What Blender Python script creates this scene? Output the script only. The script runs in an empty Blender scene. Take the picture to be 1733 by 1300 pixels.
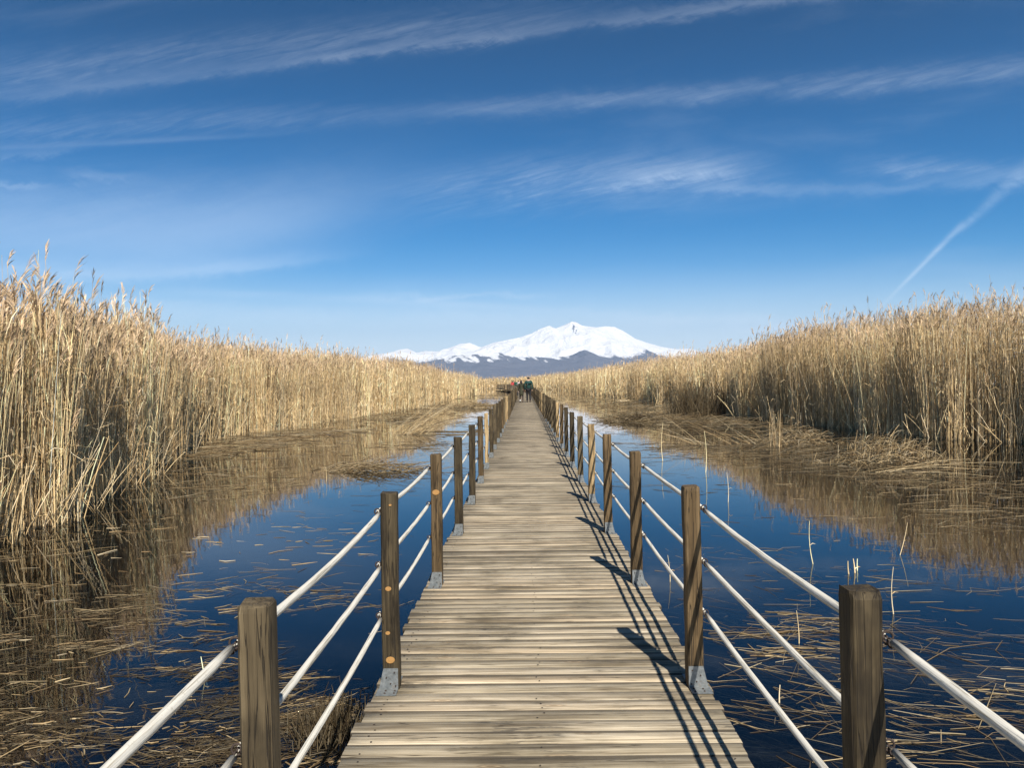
import bpy, bmesh, math, random
import numpy as np
from mathutils import Vector, Matrix

random.seed(7)
rng = np.random.default_rng(11)
scene = bpy.context.scene
COL = scene.collection
R = math.radians

# ------------------------------------------------------------------ camera
F = 1350.0                      # focal length in photo pixels (1733 wide)
EYE = 1.52
ZW = -0.35                      # water level (deck top is z = 0)
cam_d = bpy.data.cameras.new('camera')
cam = bpy.data.objects.new('camera', cam_d)
COL.objects.link(cam)
cam_d.sensor_width = 36.0
cam_d.lens = 36.0 * F / 1733.0
cam_d.clip_start = 0.05
cam_d.clip_end = 200000
ROT = (Matrix.Rotation(R(0.87), 4, 'Z') @ Matrix.Rotation(R(90 - 0.17), 4, 'X') @ Matrix.Rotation(R(-0.8), 4, 'Z'))
cam.matrix_world = Matrix.Translation((0, 0, EYE)) @ ROT
scene.camera = cam


def ray(px, py):
    return (ROT.to_3x3() @ Vector((px - 866.5, -(py - 650), -F))).normalized()


def P(px, py, z=ZW):
    d = ray(px, py)
    t = (z - EYE) / d.z
    return Vector((d.x * t, d.y * t, z))


def at_depth(px, py, Y):
    d = ray(px, py)
    t = Y / d.y
    return Vector((d.x * t, Y, EYE + d.z * t))


# ------------------------------------------------------------------ node helpers
class NT:
    def __init__(self, tree):
        self.t = tree
        self.n = tree.nodes
        self.l = tree.links

    def node(self, typ, **kw):
        nd = self.n.new(typ)
        for k, v in kw.items():
            if k.startswith('i_'):
                key = k[2:]
                nd.inputs[int(key) if key.isdigit() else key].default_value = v
            else:
                setattr(nd, k, v)
        return nd

    def put(self, sock, v):
        if hasattr(v, 'node') or isinstance(v, bpy.types.NodeSocket):
            self.l.new(v, sock)
        else:
            sock.default_value = v

    def m(self, op, a, b=None, c=None, clamp=False):
        nd = self.n.new('ShaderNodeMath')
        nd.operation = op
        nd.use_clamp = clamp
        self.put(nd.inputs[0], a)
        if b is not None:
            self.put(nd.inputs[1], b)
        if c is not None:
            self.put(nd.inputs[2], c)
        return nd.outputs[0]

    def vm(self, op, a, b=None):
        nd = self.n.new('ShaderNodeVectorMath')
        nd.operation = op
        self.put(nd.inputs[0], a)
        if b is not None:
            self.put(nd.inputs[1], b)
        return nd.outputs[0]

    def noise(self, vec, scale=1.0, detail=4.0, rough=0.55, dist=0.0):
        nd = self.n.new('ShaderNodeTexNoise')
        self.put(nd.inputs['Vector'], vec)
        nd.inputs['Scale'].default_value = scale
        nd.inputs['Detail'].default_value = detail
        nd.inputs['Roughness'].default_value = rough
        nd.inputs['Distortion'].default_value = dist
        return nd.outputs['Fac']

    def ramp(self, fac, stops, interp='LINEAR'):
        nd = self.n.new('ShaderNodeValToRGB')
        nd.color_ramp.interpolation = interp
        els = nd.color_ramp.elements
        while len(els) < len(stops):
            els.new(0.5)
        for e, (p, c) in zip(els, stops):
            e.position = p
            e.color = (c, c, c, 1) if isinstance(c, (int, float)) else (*c, 1)
        self.put(nd.inputs[0], fac)
        return nd.outputs[0]

    def mix(self, fac, a, b, blend='MIX'):
        nd = self.n.new('ShaderNodeMix')
        nd.data_type = 'RGBA'
        nd.blend_type = blend
        self.put(nd.inputs[0], fac)
        for s, v in ((6, a), (7, b)):
            if isinstance(v, tuple) and len(v) == 3:
                v = (*v, 1)
            self.put(nd.inputs[s], v)
        return nd.outputs[2]

    def smooth(self, x, lo, hi):
        nd = self.n.new('ShaderNodeMapRange')
        nd.interpolation_type = 'SMOOTHSTEP'
        self.put(nd.inputs[0], x)
        nd.inputs[1].default_value = lo
        nd.inputs[2].default_value = hi
        return nd.outputs[0]


def new_mat(name):
    m = bpy.data.materials.new(name)
    m.use_nodes = True
    m.node_tree.nodes.clear()
    t = NT(m.node_tree)
    out = t.node('ShaderNodeOutputMaterial')
    b = t.node('ShaderNodeBsdfPrincipled')
    t.l.new(b.outputs[0], out.inputs[0])
    return m, t, b, out


def bump(t, b, h, strength=0.3, dist=0.01):
    nd = t.node('ShaderNodeBump')
    nd.inputs['Strength'].default_value = strength
    nd.inputs['Distance'].default_value = dist
    t.put(nd.inputs['Height'], h)
    t.l.new(nd.outputs[0], b.inputs['Normal'])


def plain(name, col, rough=0.7, metal=0.0, var=0.15, scale=20.0, bs=0.0):
    m, t, b, _ = new_mat(name)
    tc = t.node('ShaderNodeTexCoord')
    n = t.noise(tc.outputs['Object'], scale, 4)
    c = t.mix(n, tuple(x * (1 - var) for x in col), tuple(min(1, x * (1 + var)) for x in col))
    t.put(b.inputs['Base Color'], c)
    b.inputs['Roughness'].default_value = rough
    b.inputs['Metallic'].default_value = metal
    if bs:
        bump(t, b, n, bs, 0.004)
    return m


# ------------------------------------------------------------------ materials
def mat_deck():
    m, t, b, _ = new_mat('weathered_deck_wood')
    tc = t.node('ShaderNodeTexCoord')
    at = t.node('ShaderNodeAttribute', attribute_name='seed')
    sd = at.outputs['Fac']
    off = t.node('ShaderNodeCombineXYZ')
    t.put(off.inputs[0], t.m('MULTIPLY', sd, 37.0))
    t.put(off.inputs[2], t.m('MULTIPLY', sd, 91.0))
    base = t.vm('ADD', tc.outputs['Object'], off.outputs[0])
    fine = t.noise(t.vm('MULTIPLY', base, (3.5, 150.0, 150.0)), 1.0, 5, 0.7)
    grain = t.noise(t.vm('MULTIPLY', base, (0.9, 38.0, 38.0)), 1.0, 6, 0.62, 0.6)
    blot = t.noise(t.vm('MULTIPLY', base, (1.1, 12.0, 12.0)), 1.0, 4, 0.6, 0.5)
    blot2 = t.noise(t.vm('MULTIPLY', base, (2.6, 26.0, 26.0)), 1.0, 3, 0.6, 0.3)
    c = t.ramp(grain, [(0.28, (0.15, 0.12, 0.085)), (0.42, (0.33, 0.285, 0.215)), (0.56, (0.50, 0.445, 0.35)), (0.72, (0.66, 0.605, 0.50))])
    # per plank tone
    crk = t.noise(t.vm('MULTIPLY', base, (0.8, 30.0, 30.0)), 1.0, 2, 0.5, 0.2)
    crl = t.m('SUBTRACT', 1.0, t.smooth(t.m('ABSOLUTE', t.m('SUBTRACT', crk, 0.56)), 0.002, 0.012))
    tone = t.ramp(t.m('FRACT', t.m('MULTIPLY', sd, 13.7)), [(0, (0.52, 0.51, 0.48)), (0.35, (0.86, 0.84, 0.78)), (0.7, (0.98, 0.96, 0.93)), (0.9, (1.05, 0.97, 0.86)), (1, (1.28, 1.25, 1.18))])
    c = t.mix(1.0, c, tone, 'MULTIPLY')
    # weather stains: grey brown streaks along the plank
    st = t.smooth(blot, 0.52, 0.68)
    c = t.mix(t.m('MULTIPLY', st, 0.8), c, (0.155, 0.125, 0.082))
    st2 = t.smooth(blot2, 0.60, 0.74)
    c = t.mix(t.m('MULTIPLY', st2, 0.75), c, (0.10, 0.08, 0.05))
    c = t.mix(t.m('MULTIPLY', t.smooth(fine, 0.52, 0.70), 0.55), c, (0.22, 0.18, 0.12))
    c = t.mix(t.m('MULTIPLY', crl, 0.8), c, (0.05, 0.035, 0.02))
    # knots
    vo = t.node('ShaderNodeTexVoronoi', voronoi_dimensions='2D')
    t.put(vo.inputs['Vector'], t.vm('MULTIPLY', base, (2.2, 8.9, 8.9)))
    vo.inputs['Scale'].default_value = 1.0
    kd = vo.outputs['Distance']
    sc = t.node('ShaderNodeSeparateColor')
    t.l.new(vo.outputs['Color'], sc.inputs[0])
    pick = t.m('GREATER_THAN', sc.outputs[0], 0.74)
    knot = t.m('MULTIPLY', t.m('SUBTRACT', 1.0, t.smooth(kd, 0.05, 0.20)), pick)
    rings = t.m('SINE', t.m('MULTIPLY', kd, 70.0))
    kc = t.mix(t.m('MULTIPLY_ADD', rings, 0.5, 0.5), (0.46, 0.36, 0.24), (0.20, 0.15, 0.095))
    c = t.mix(t.m('MULTIPLY', knot, 0.8), c, kc)
    damp = t.noise(tc.outputs['Object'], 1.7, 5, 0.6, 0.4)
    c = t.mix(1.0, c, t.ramp(damp, [(0.30, (0.62, 0.59, 0.53)), (0.50, (0.98, 0.95, 0.90)), (0.70, (1.20, 1.16, 1.10))]), 'MULTIPLY')
    mould = t.noise(t.vm('MULTIPLY', base, (5.0, 30.0, 30.0)), 1.0, 6, 0.72, 0.3)
    c = t.mix(t.m('MULTIPLY', t.m('MULTIPLY', t.smooth(mould, 0.52, 0.64), t.smooth(t.m('SUBTRACT', 1.0, damp), 0.42, 0.62)), 0.85), c, (0.07, 0.06, 0.045))
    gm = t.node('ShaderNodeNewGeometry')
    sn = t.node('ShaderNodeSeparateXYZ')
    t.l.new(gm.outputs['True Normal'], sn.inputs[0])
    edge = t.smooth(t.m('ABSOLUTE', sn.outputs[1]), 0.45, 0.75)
    c = t.mix(t.m('MULTIPLY', edge, 0.92), c, (0.05, 0.04, 0.028))  # plank side faces painted dark, so the sunlit gaps read as shade
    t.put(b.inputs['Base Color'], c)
    b.inputs['Roughness'].default_value = 0.75
    b.inputs['Specular IOR Level'].default_value = 0.3
    h = t.m('ADD', t.m('MULTIPLY', fine, 0.5), grain)
    bump(t, b, h, 0.55, 0.004)
    return m


def mat_post(name, dark, mid, light, seedmul=1.0):
    m, t, b, _ = new_mat(name)
    tc = t.node('ShaderNodeTexCoord')
    oi = t.node('ShaderNodeObjectInfo')
    off = t.node('ShaderNodeCombineXYZ')
    t.put(off.inputs[0], t.m('MULTIPLY', oi.outputs['Random'], 11.0))
    t.put(off.inputs[2], t.m('MULTIPLY', oi.outputs['Random'], 33.0))
    base = t.vm('ADD', tc.outputs['Object'], off.outputs[0])
    fine = t.noise(t.vm('MULTIPLY', base, (220.0, 220.0, 5.0)), 1.0, 4, 0.65, 0.3)
    grain = t.noise(t.vm('MULTIPLY', base, (34.0, 34.0, 1.2)), 1.0, 5, 0.6, 1.2)
    blot = t.noise(t.vm('MULTIPLY', base, (9.0, 9.0, 3.5)), 1.0, 4, 0.6)
    c = t.ramp(grain, [(0.28, dark), (0.5, mid), (0.72, light)])
    c = t.mix(t.m('MULTIPLY', t.smooth(blot, 0.46, 0.68), 0.72), c, tuple(x * 0.5 for x in dark))
    c = t.mix(t.m('MULTIPLY', t.smooth(fine, 0.55, 0.72), 0.5), c, tuple(x * 0.6 for x in dark))
    crack = t.noise(t.vm('MULTIPLY', base, (48.0, 48.0, 1.6)), 1.0, 3, 0.5, 0.5)
    cr = t.m('SUBTRACT', 1.0, t.smooth(t.m('ABSOLUTE', t.m('SUBTRACT', crack, 0.5)), 0.006, 0.022))
    c = t.mix(t.m('MULTIPLY', cr, 0.8), c, (0.02, 0.015, 0.01))
    tone = t.ramp(t.m('FRACT', t.m('MULTIPLY', oi.outputs['Random'], 7.3)), [(0, 0.72), (0.5, 1.0), (1, 1.25)])
    c = t.mix(1.0, c, tone, 'MULTIPLY')
    t.put(b.inputs['Base Color'], c)
    b.inputs['Roughness'].default_value = 0.72
    b.inputs['Specular IOR Level'].default_value = 0.3
    bump(t, b, t.m('ADD', t.m('ADD', t.m('MULTIPLY', fine, 0.6), grain), t.m('MULTIPLY', cr, -1.5)), 0.7, 0.004)
    return m


def mat_reed(name, rough=0.6, trans=0.0):
    m, t, b, _ = new_mat(name)
    at = t.node('ShaderNodeAttribute', attribute_name='Col')
    tc = t.node('ShaderNodeTexCoord')
    n = t.noise(tc.outputs['Object'], 9.0, 3)
    c = t.mix(1.0, at.outputs['Color'], t.ramp(n, [(0.3, 0.78), (0.7, 1.2)]), 'MULTIPLY')
    t.put(b.inputs['Base Color'], c)
    b.inputs['Roughness'].default_value = rough
    b.inputs['Specular IOR Level'].default_value = 0.25
    return m


def mat_rope():
    m, t, b, _ = new_mat('bleached_rope')
    tc = t.node('ShaderNodeTexCoord')
    sp = t.node('ShaderNodeSeparateXYZ')
    t.l.new(tc.outputs['Object'], sp.inputs[0])
    ang = t.m('ARCTAN2', sp.outputs[2], sp.outputs[0])
    v = t.vm('MULTIPLY', tc.outputs['Object'], (170.0, 3.0, 170.0))
    n = t.noise(v, 1.0, 3, 0.6)
    n2 = t.noise(t.vm('MULTIPLY', tc.outputs['Object'], (30.0, 5.0, 30.0)), 1.0, 4, 0.6)
    n3 = t.noise(tc.outputs['Object'], 60.0, 5, 0.7)
    c = t.mix(t.smooth(n, 0.48, 0.68), (0.66, 0.63, 0.55), (0.30, 0.265, 0.20))
    c = t.mix(t.m('MULTIPLY', t.smooth(n2, 0.5, 0.75), 0.3), c, (0.42, 0.38, 0.29))
    c = t.mix(t.m('MULTIPLY', t.smooth(n3, 0.58, 0.70), 0.5), c, (0.30, 0.28, 0.20))
    t.put(b.inputs['Base Color'], c)
    b.inputs['Roughness'].default_value = 0.9
    b.inputs['Specular IOR Level'].default_value = 0.15
    bump(t, b, n, 0.8, 0.004)
    return m


def mat_metal():
    m, t, b, _ = new_mat('galvanised_steel')
    tc = t.node('ShaderNodeTexCoord')
    n = t.noise(tc.outputs['Object'], 45.0, 4, 0.6)
    n2 = t.noise(tc.outputs['Object'], 14.0, 4, 0.6)
    c = t.ramp(n, [(0.3, (0.13, 0.14, 0.14)), (0.7, (0.27, 0.285, 0.28))])
    c = t.mix(t.m('MULTIPLY', t.smooth(n2, 0.60, 0.72), 0.6), c, (0.24, 0.17, 0.11))
    t.put(b.inputs['Base Color'], c)
    b.inputs['Roughness'].default_value = 0.5
    b.inputs['Metallic'].default_value = 0.35
    return m


def mat_water():
    m = bpy.data.materials.new('marsh_water')
    m.use_nodes = True
    m.node_tree.nodes.clear()
    t = NT(m.node_tree)
    out = t.node('ShaderNodeOutputMaterial')
    tr = t.node('ShaderNodeBsdfTransparent')
    tr.inputs[0].default_value = (0.20, 0.25, 0.32, 1)
    gl = t.node('ShaderNodeBsdfGlossy')
    gl.inputs['Color'].default_value = (1, 1, 1, 1)
    gl.inputs['Roughness'].default_value = 0.012
    tc = t.node('ShaderNodeTexCoord')
    n = t.noise(tc.outputs['Object'], 2.2, 3, 0.5)
    n2 = t.noise(tc.outputs['Object'], 14.0, 2, 0.5)
    bp = t.node('ShaderNodeBump')
    bp.inputs['Strength'].default_value = 0.06
    bp.inputs['Distance'].default_value = 0.02
    t.put(bp.inputs['Height'], t.m('ADD', n, t.m('MULTIPLY', n2, 0.15)))
    t.l.new(bp.outputs[0], gl.inputs['Normal'])
    fr = t.node('ShaderNodeFresnel')
    fr.inputs['IOR'].default_value = 1.33
    mx = t.node('ShaderNodeMixShader')
    t.l.new(fr.outputs[0], mx.inputs[0])
    t.l.new(tr.outputs[0], mx.inputs[1])
    t.l.new(gl.outputs[0], mx.inputs[2])
    t.l.new(mx.outputs[0], out.inputs[0])
    return m


def mat_ground():
    m, t, b, _ = new_mat('marsh_bed')
    tc = t.node('ShaderNodeTexCoord')
    n = t.noise(tc.outputs['Object'], 1.3, 5, 0.6)
    c = t.ramp(n, [(0.3, (0.007, 0.009, 0.014)), (0.7, (0.018, 0.019, 0.020))])
    far = t.noise(tc.outputs['Object'], 0.01, 5, 0.6)
    c2 = t.ramp(far, [(0.3, (0.22, 0.17, 0.10)), (0.7, (0.33, 0.26, 0.15))])
    sp = t.node('ShaderNodeSeparateXYZ')
    t.l.new(tc.outputs['Object'], sp.inputs[0])
    dist = t.m('SQRT', t.m('ADD', t.m('POWER', sp.outputs[0], 2.0), t.m('POWER', sp.outputs[1], 2.0)))
    c = t.mix(t.smooth(dist, 330, 420), c, c2)
    t.put(b.inputs['Base Color'], c)
    b.inputs['Roughness'].default_value = 0.95
    b.inputs['Specular IOR Level'].default_value = 0.1
    return m


def mat_mountain():
    m, t, b, _ = new_mat('snowy_rock')
    tc = t.node('ShaderNodeTexCoord')
    at = t.node('ShaderNodeAttribute', attribute_name='Col')
    sp = t.node('ShaderNodeSeparateColor')
    t.l.new(at.outputs['Color'], sp.inputs[0])
    n = t.noise(tc.outputs['Object'], 0.0022, 6, 0.62)
    n2 = t.noise(tc.outputs['Object'], 0.012, 4, 0.6)
    rock = t.ramp(n, [(0.3, (0.10, 0.105, 0.135)), (0.7, (0.15, 0.15, 0.175))])  # blue of the distant haze partly painted into the rock colour
    k = t.m('ADD', sp.outputs[0], t.m('MULTIPLY', t.m('SUBTRACT', n2, 0.5), 0.75))
    snow = t.smooth(k, 0.38, 0.64)
    c = t.mix(snow, rock, (0.87, 0.87, 0.87))
    t.put(b.inputs['Base Color'], c)
    b.inputs['Roughness'].default_value = 0.85
    bump(t, b, t.m('ADD', n2, t.m('MULTIPLY', n, 3.0)), 0.9, 60.0)
    return m


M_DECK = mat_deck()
M_POST = [mat_post('post_wood_dark', (0.026, 0.018, 0.009), (0.062, 0.045, 0.022), (0.125, 0.092, 0.048)),
          mat_post('post_wood_brown', (0.055, 0.034, 0.013), (0.115, 0.074, 0.033), (0.20, 0.138, 0.07)),
          mat_post('post_wood_grey', (0.085, 0.062, 0.032), (0.155, 0.115, 0.062), (0.25, 0.19, 0.105)),
          mat_post('post_wood_pale', (0.24, 0.155, 0.07), (0.42, 0.29, 0.14), (0.60, 0.46, 0.26))]
M_BEAM = mat_post('joist_wood', (0.06, 0.045, 0.03), (0.12, 0.09, 0.055), (0.18, 0.14, 0.09))
M_KNOT = plain('sawn_knot', (0.38, 0.20, 0.06), 0.7, 0, 0.35, 90.0)
M_NAIL = plain('nail_rust', (0.04, 0.028, 0.02), 0.6, 0.3)
M_ROPE = mat_rope()
M_METAL = mat_metal()
M_IRON = plain('dark_iron', (0.05, 0.034, 0.026), 0.85, 0.1, 0.4, 60)
M_REED = mat_reed('dry_reed')
M_WATER = mat_water()
M_GROUND = mat_ground()
M_MOUNT = mat_mountain()


# ------------------------------------------------------------------ object helpers
def tag(o, label=None, cat=None, group=None, kind=None):
    if label:
        o['label'] = label
    if cat:
        o['category'] = cat
    if group:
        o['group'] = group
    if kind:
        o['kind'] = kind
    return o


def empty(name, loc=(0, 0, 0), rz=0.0, parent=None):
    o = bpy.data.objects.new(name, None)
    o.empty_display_size = 0.2
    COL.objects.link(o)
    o.location = loc
    o.rotation_euler = (0, 0, rz)
    if parent:
        o.parent = parent
    return o


def link(name, me, parent=None, loc=None):
    o = bpy.data.objects.new(name, me)
    COL.objects.link(o)
    if parent:
        o.parent = parent
    if loc is not None:
        o.location = loc
    return o


class QB:
    """collects quads as numpy arrays, with a colour per vertex"""
    def __init__(self):
        self.v, self.f, self.c, self.n = [], [], [], 0

    def add(self, v, f, c):
        v = np.asarray(v, dtype=np.float32).reshape(-1, 3)
        f = np.asarray(f, dtype=np.int32).reshape(-1, 4)
        self.v.append(v)
        self.f.append(f + self.n)
        c = np.asarray(c, dtype=np.float32)
        if c.ndim == 1:
            c = np.tile(c, (len(v), 1))
        self.c.append(c)
        self.n += len(v)

    def mesh(self, name, mat, smooth=False, attr='Col'):
        v = np.concatenate(self.v)
        f = np.concatenate(self.f)
        c = np.concatenate(self.c)
        me = bpy.data.meshes.new(name)
        me.vertices.add(len(v))
        me.vertices.foreach_set('co', v.ravel())
        me.loops.add(f.size)
        me.loops.foreach_set('vertex_index', f.ravel())
        me.polygons.add(len(f))
        me.polygons.foreach_set('loop_start', np.arange(0, f.size, 4, dtype=np.int32))
        me.polygons.foreach_set('loop_total', np.full(len(f), 4, dtype=np.int32))
        if smooth:
            me.polygons.foreach_set('use_smooth', np.ones(len(f), dtype=bool))
        if attr == 'Col':
            a = me.color_attributes.new('Col', 'FLOAT_COLOR', 'POINT')
            a.data.foreach_set('color', np.concatenate([c, np.ones((len(c), 1), np.float32)], axis=1).astype(np.float32).ravel())
        else:
            a = me.attributes.new('seed', 'FLOAT', 'POINT')
            a.data.foreach_set('value', c[:, 0].copy())
        me.materials.append(mat)
        me.update(calc_edges=True)
        return me


def unit(a):
    return a / np.maximum(np.linalg.norm(a, axis=-1, keepdims=True), 1e-9)


def tubes(qb, pts, rad, col, sides=3):
    """pts (N,K,3), rad (N,K), col (N,3) or (N,K,3)"""
    N, K, _ = pts.shape
    tan = unit(pts[:, -1] - pts[:, 0])
    ref = np.tile(np.array([[1.0, 0.0, 0.0]]), (N, 1))
    bad = np.abs(tan[:, 0]) > 0.9
    ref[bad] = (0, 1, 0)
    a = unit(np.cross(tan, ref))
    b = np.cross(tan, a)
    ph = rng.uniform(0, 6.28, N)
    ang = ph[:, None] + np.arange(sides)[None] * 2 * np.pi / sides
    ring = np.cos(ang)[..., None] * a[:, None] + np.sin(ang)[..., None] * b[:, None]   # N,S,3
    v = pts[:, :, None, :] + ring[:, None] * rad[:, :, None, None]                     # N,K,S,3
    idx = np.arange(N * K * sides).reshape(N, K, sides)
    nx = np.roll(idx, -1, axis=2)
    f = np.stack([idx[:, :-1], nx[:, :-1], nx[:, 1:], idx[:, 1:]], axis=-1)
    if col.ndim == 2:
        col = np.repeat(col[:, None], K, axis=1)
    c = np.repeat(col[:, :, None], sides, axis=2)
    qb.add(v.reshape(-1, 3), f.reshape(-1, 4), c.reshape(-1, 3))


def blades(qb, root, d0, d1, length, width, col, k=3):
    """ribbons: direction bends from d0 at the root to d1 at the tip"""
    N = len(root)
    pts = [root]
    w = [np.full(N, 0.6)]
    for i in range(1, k):
        s = i / (k - 1)
        d = unit(d0 * (1 - s) + d1 * s)
        pts.append(pts[-1] + d * (length / (k - 1))[:, None])
        w.append(np.full(N, 1.0 if i < k - 1 else 0.12))
    pts = np.stack(pts, 1)
    w = np.stack(w, 1) * width[:, None] * 0.5
    rnd = unit(rng.normal(size=(N, 3)))
    side = unit(np.cross(pts[:, -1] - pts[:, 0], rnd))
    v = np.stack([pts - side[:, None] * w[..., None], pts + side[:, None] * w[..., None]], axis=2)  # N,k,2,3
    idx = np.arange(N * k * 2).reshape(N, k, 2)
    f = np.stack([idx[:, :-1, 0], idx[:, :-1, 1], idx[:, 1:, 1], idx[:, 1:, 0]], axis=-1)
    c = np.repeat(np.repeat(col[:, None], k, 1)[:, :, None], 2, 2)
    qb.add(v.reshape(-1, 3), f.reshape(-1, 4), c.reshape(-1, 3))


PAL = np.array([(0.70, 0.535, 0.30), (0.58, 0.42, 0.215), (0.46, 0.32, 0.16), (0.32, 0.21, 0.10), (0.56, 0.45, 0.29), (0.80, 0.65, 0.41), (0.19, 0.125, 0.065)])
PW = np.array([0.24, 0.25, 0.17, 0.11, 0.12, 0.06, 0.05])


def pal(n, mul=1.0, weights=PW):
    c = PAL[rng.choice(len(PAL), n, p=weights)]
    return np.clip(c * rng.uniform(0.74, 1.32, (n, 1)) * mul, 0, 1)


def reed_stand(qb, base, H, rad, lean=0.05, leaves=3, plume=0.6, plume_n=9, leaf_w=0.016, K=4, tint=1.0):
    N = len(base)
    la = rng.uniform(0, 2 * np.pi, N)
    lm = np.abs(rng.normal(0, lean, N))
    wild = rng.random(N) < 0.035
    lm[wild] = rng.uniform(0.12, 0.4, wild.sum())
    dirv = np.stack([np.cos(la) * lm, np.sin(la) * lm, np.ones(N)], 1)
    dirv = unit(dirv)
    side = np.stack([np.cos(la), np.sin(la), np.zeros(N)], 1)
    s = np.linspace(0, 1, K)
    bend = rng.uniform(0.0, 0.05, N) * H
    pts = base[:, None] + dirv[:, None] * (H[:, None] * s[None])[..., None] + side[:, None] * (bend[:, None] * s[None] ** 2.5)[..., None]
    r = rad[:, None] * (1 - 0.55 * s[None])
    pt = 0.78 + 0.60 * vnoise2(base[:, 0] * 0.5 + 31, base[:, 1] * 0.5 + 7, 91)[:, None] * (0.6 + 0.8 * vnoise2(base[:, 0] * 2.1 + 31, base[:, 1] * 2.1 + 7, 93)[:, None])
    tint = tint * pt
    col = pal(N, tint)
    tubes(qb, pts, r, col)
    if leaves:
        for j in range(leaves):
            t = rng.uniform(0.08, 0.93, N)
            root = base + dirv * (H * t)[:, None] + side * (bend * t ** 2.5)[:, None]
            a = rng.uniform(0, 2 * np.pi, N)
            out = rng.uniform(0.03, 0.30, N)
            d0 = unit(np.stack([np.cos(a) * out, np.sin(a) * out, np.ones(N)], 1))
            dn = np.where(rng.random(N) < 0.16, rng.uniform(-2.5, 0, N), rng.uniform(1.0, 5.0, N))
            d1 = unit(np.stack([np.cos(a), np.sin(a), dn], 1))
            blades(qb, root, d0, d1, rng.uniform(0.18, 0.5, N), rng.uniform(0.6, 1.2, N) * leaf_w * np.maximum(1, rad / 0.006) ** 0.7, pal(N, 1.05 * tint))
    has = np.where(rng.random(N) < plume)[0]
    if len(has) and plume_n:
        top = pts[has, -1]
        n = len(has)
        pa = np.pi * 0.15 + rng.normal(0, 1.5, n)
        pd = np.stack([np.cos(pa), np.sin(pa), np.zeros(n)], 1)
        pl = rng.uniform(0.14, 0.34, n)
        pc = pt[has] * np.array([(0.47, 0.34, 0.21)]) * rng.uniform(0.75, 1.3, (n, 1))
        fat = rng.uniform(0.5, 1.5, n)
        for j in range(plume_n):
            u = j / plume_n
            root = top + np.array([[0, 0, 1.0]]) * (pl * (u - 0.25) * 0.8)[:, None] + pd * (pl * 0.25 * u * u)[:, None]
            sc = (1 - 0.65 * u) * fat
            a = rng.uniform(0, 2 * np.pi, n)
            rd = np.stack([np.cos(a), np.sin(a), np.zeros(n)], 1)
            d0 = unit(rd * (0.38 * sc)[:, None] + pd * 0.15 + np.array([[0, 0, 1.0]]))
            d1 = unit(rd * (0.30 * sc)[:, None] + pd * 0.75 + np.array([[0, 0, 0.75]]))
            blades(qb, root, d0, d1, pl * rng.uniform(0.4, 0.7, n), np.maximum(0.010, rad[has] * 1.7) * rng.uniform(0.7, 1.5, n), pc * rng.uniform(0.85, 1.2, (n, 1)), k=3)


# ------------------------------------------------------------------ sun and sky
base_s = P(1165, 1168, 0.0)
tip_s = P(1046, 1072, 0.0)
shadow = Vector((tip_s.x - base_s.x, tip_s.y - base_s.y - 0.0, -0.985))
sund = bpy.data.lights.new('sun', 'SUN')
sund.energy = 5.0
sund.angle = R(0.53)
sund.color = (1.0, 0.945, 0.86)
sun = bpy.data.objects.new('sun', sund)
COL.objects.link(sun)
sun.rotation_euler = shadow.to_track_quat('-Z', 'Y').to_euler()
sv = (-shadow).normalized()
elev = math.asin(sv.z)
azim = math.atan2(sv.x, sv.y)

world = bpy.data.worlds.new('World')
scene.world = world
world.use_nodes = True
wt = NT(world.node_tree)
wt.n.clear()
wout = wt.node('ShaderNodeOutputWorld')
bg = wt.node('ShaderNodeBackground')
wt.l.new(bg.outputs[0], wout.inputs[0])
sky = wt.node('ShaderNodeTexSky', sky_type='NISHITA')
sky.sun_disc = False
sky.sun_elevation = elev
sky.sun_rotation = azim
sky.altitude = 1070
sky.air_density = 1.0
sky.dust_density = 0.35
sky.ozone_density = 2.2
tcw = wt.node('ShaderNodeTexCoord')
dirn = tcw.outputs['Generated']
sp = wt.node('ShaderNodeSeparateXYZ')
wt.l.new(dirn, sp.inputs[0])
ay = wt.m('MAXIMUM', wt.m('ABSOLUTE', sp.outputs[1]), 0.05)
U = wt.m('DIVIDE', sp.outputs[0], ay)
V = wt.m('DIVIDE', sp.outputs[2], ay)


def UV(px, py):
    d = ray(px, py)
    return d.x / d.y, d.z / d.y


def uvvec(su, sv_, ou=0.0, ov=0.0, shear=0.0):
    c = wt.node('ShaderNodeCombineXYZ')
    wt.put(c.inputs[0], wt.m('MULTIPLY_ADD', U, su, ou))
    wt.put(c.inputs[1], wt.m('MULTIPLY_ADD', wt.m('SUBTRACT', V, wt.m('MULTIPLY', U, shear)), sv_, ov))
    return c.outputs[0]


# wispy noises shared by the streaks (stretched along the streak direction)
W1 = wt.noise(uvvec(3.5, 26.0, 3.1, 0, 0.10), 1.0, 8, 0.62, 0.5)
W2 = wt.noise(uvvec(9.0, 34.0, 7.7, 2.0, 0.25), 1.0, 8, 0.68, 0.9)
W3 = wt.noise(uvvec(1.4, 5.0, 1.3, 5.0, 0.10), 1.0, 6, 0.55, 0.3)
W4 = wt.noise(uvvec(30.0, 60.0, 5.0, 1.0, -0.5), 1.0, 5, 0.7, 0.6)
Vj = wt.m('ADD', V, wt.m('MULTIPLY', wt.m('ADD', wt.m('SUBTRACT', W2, 0.5), wt.m('MULTIPLY', wt.m('SUBTRACT', W4, 0.5), 0.5)), 0.032))


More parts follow.
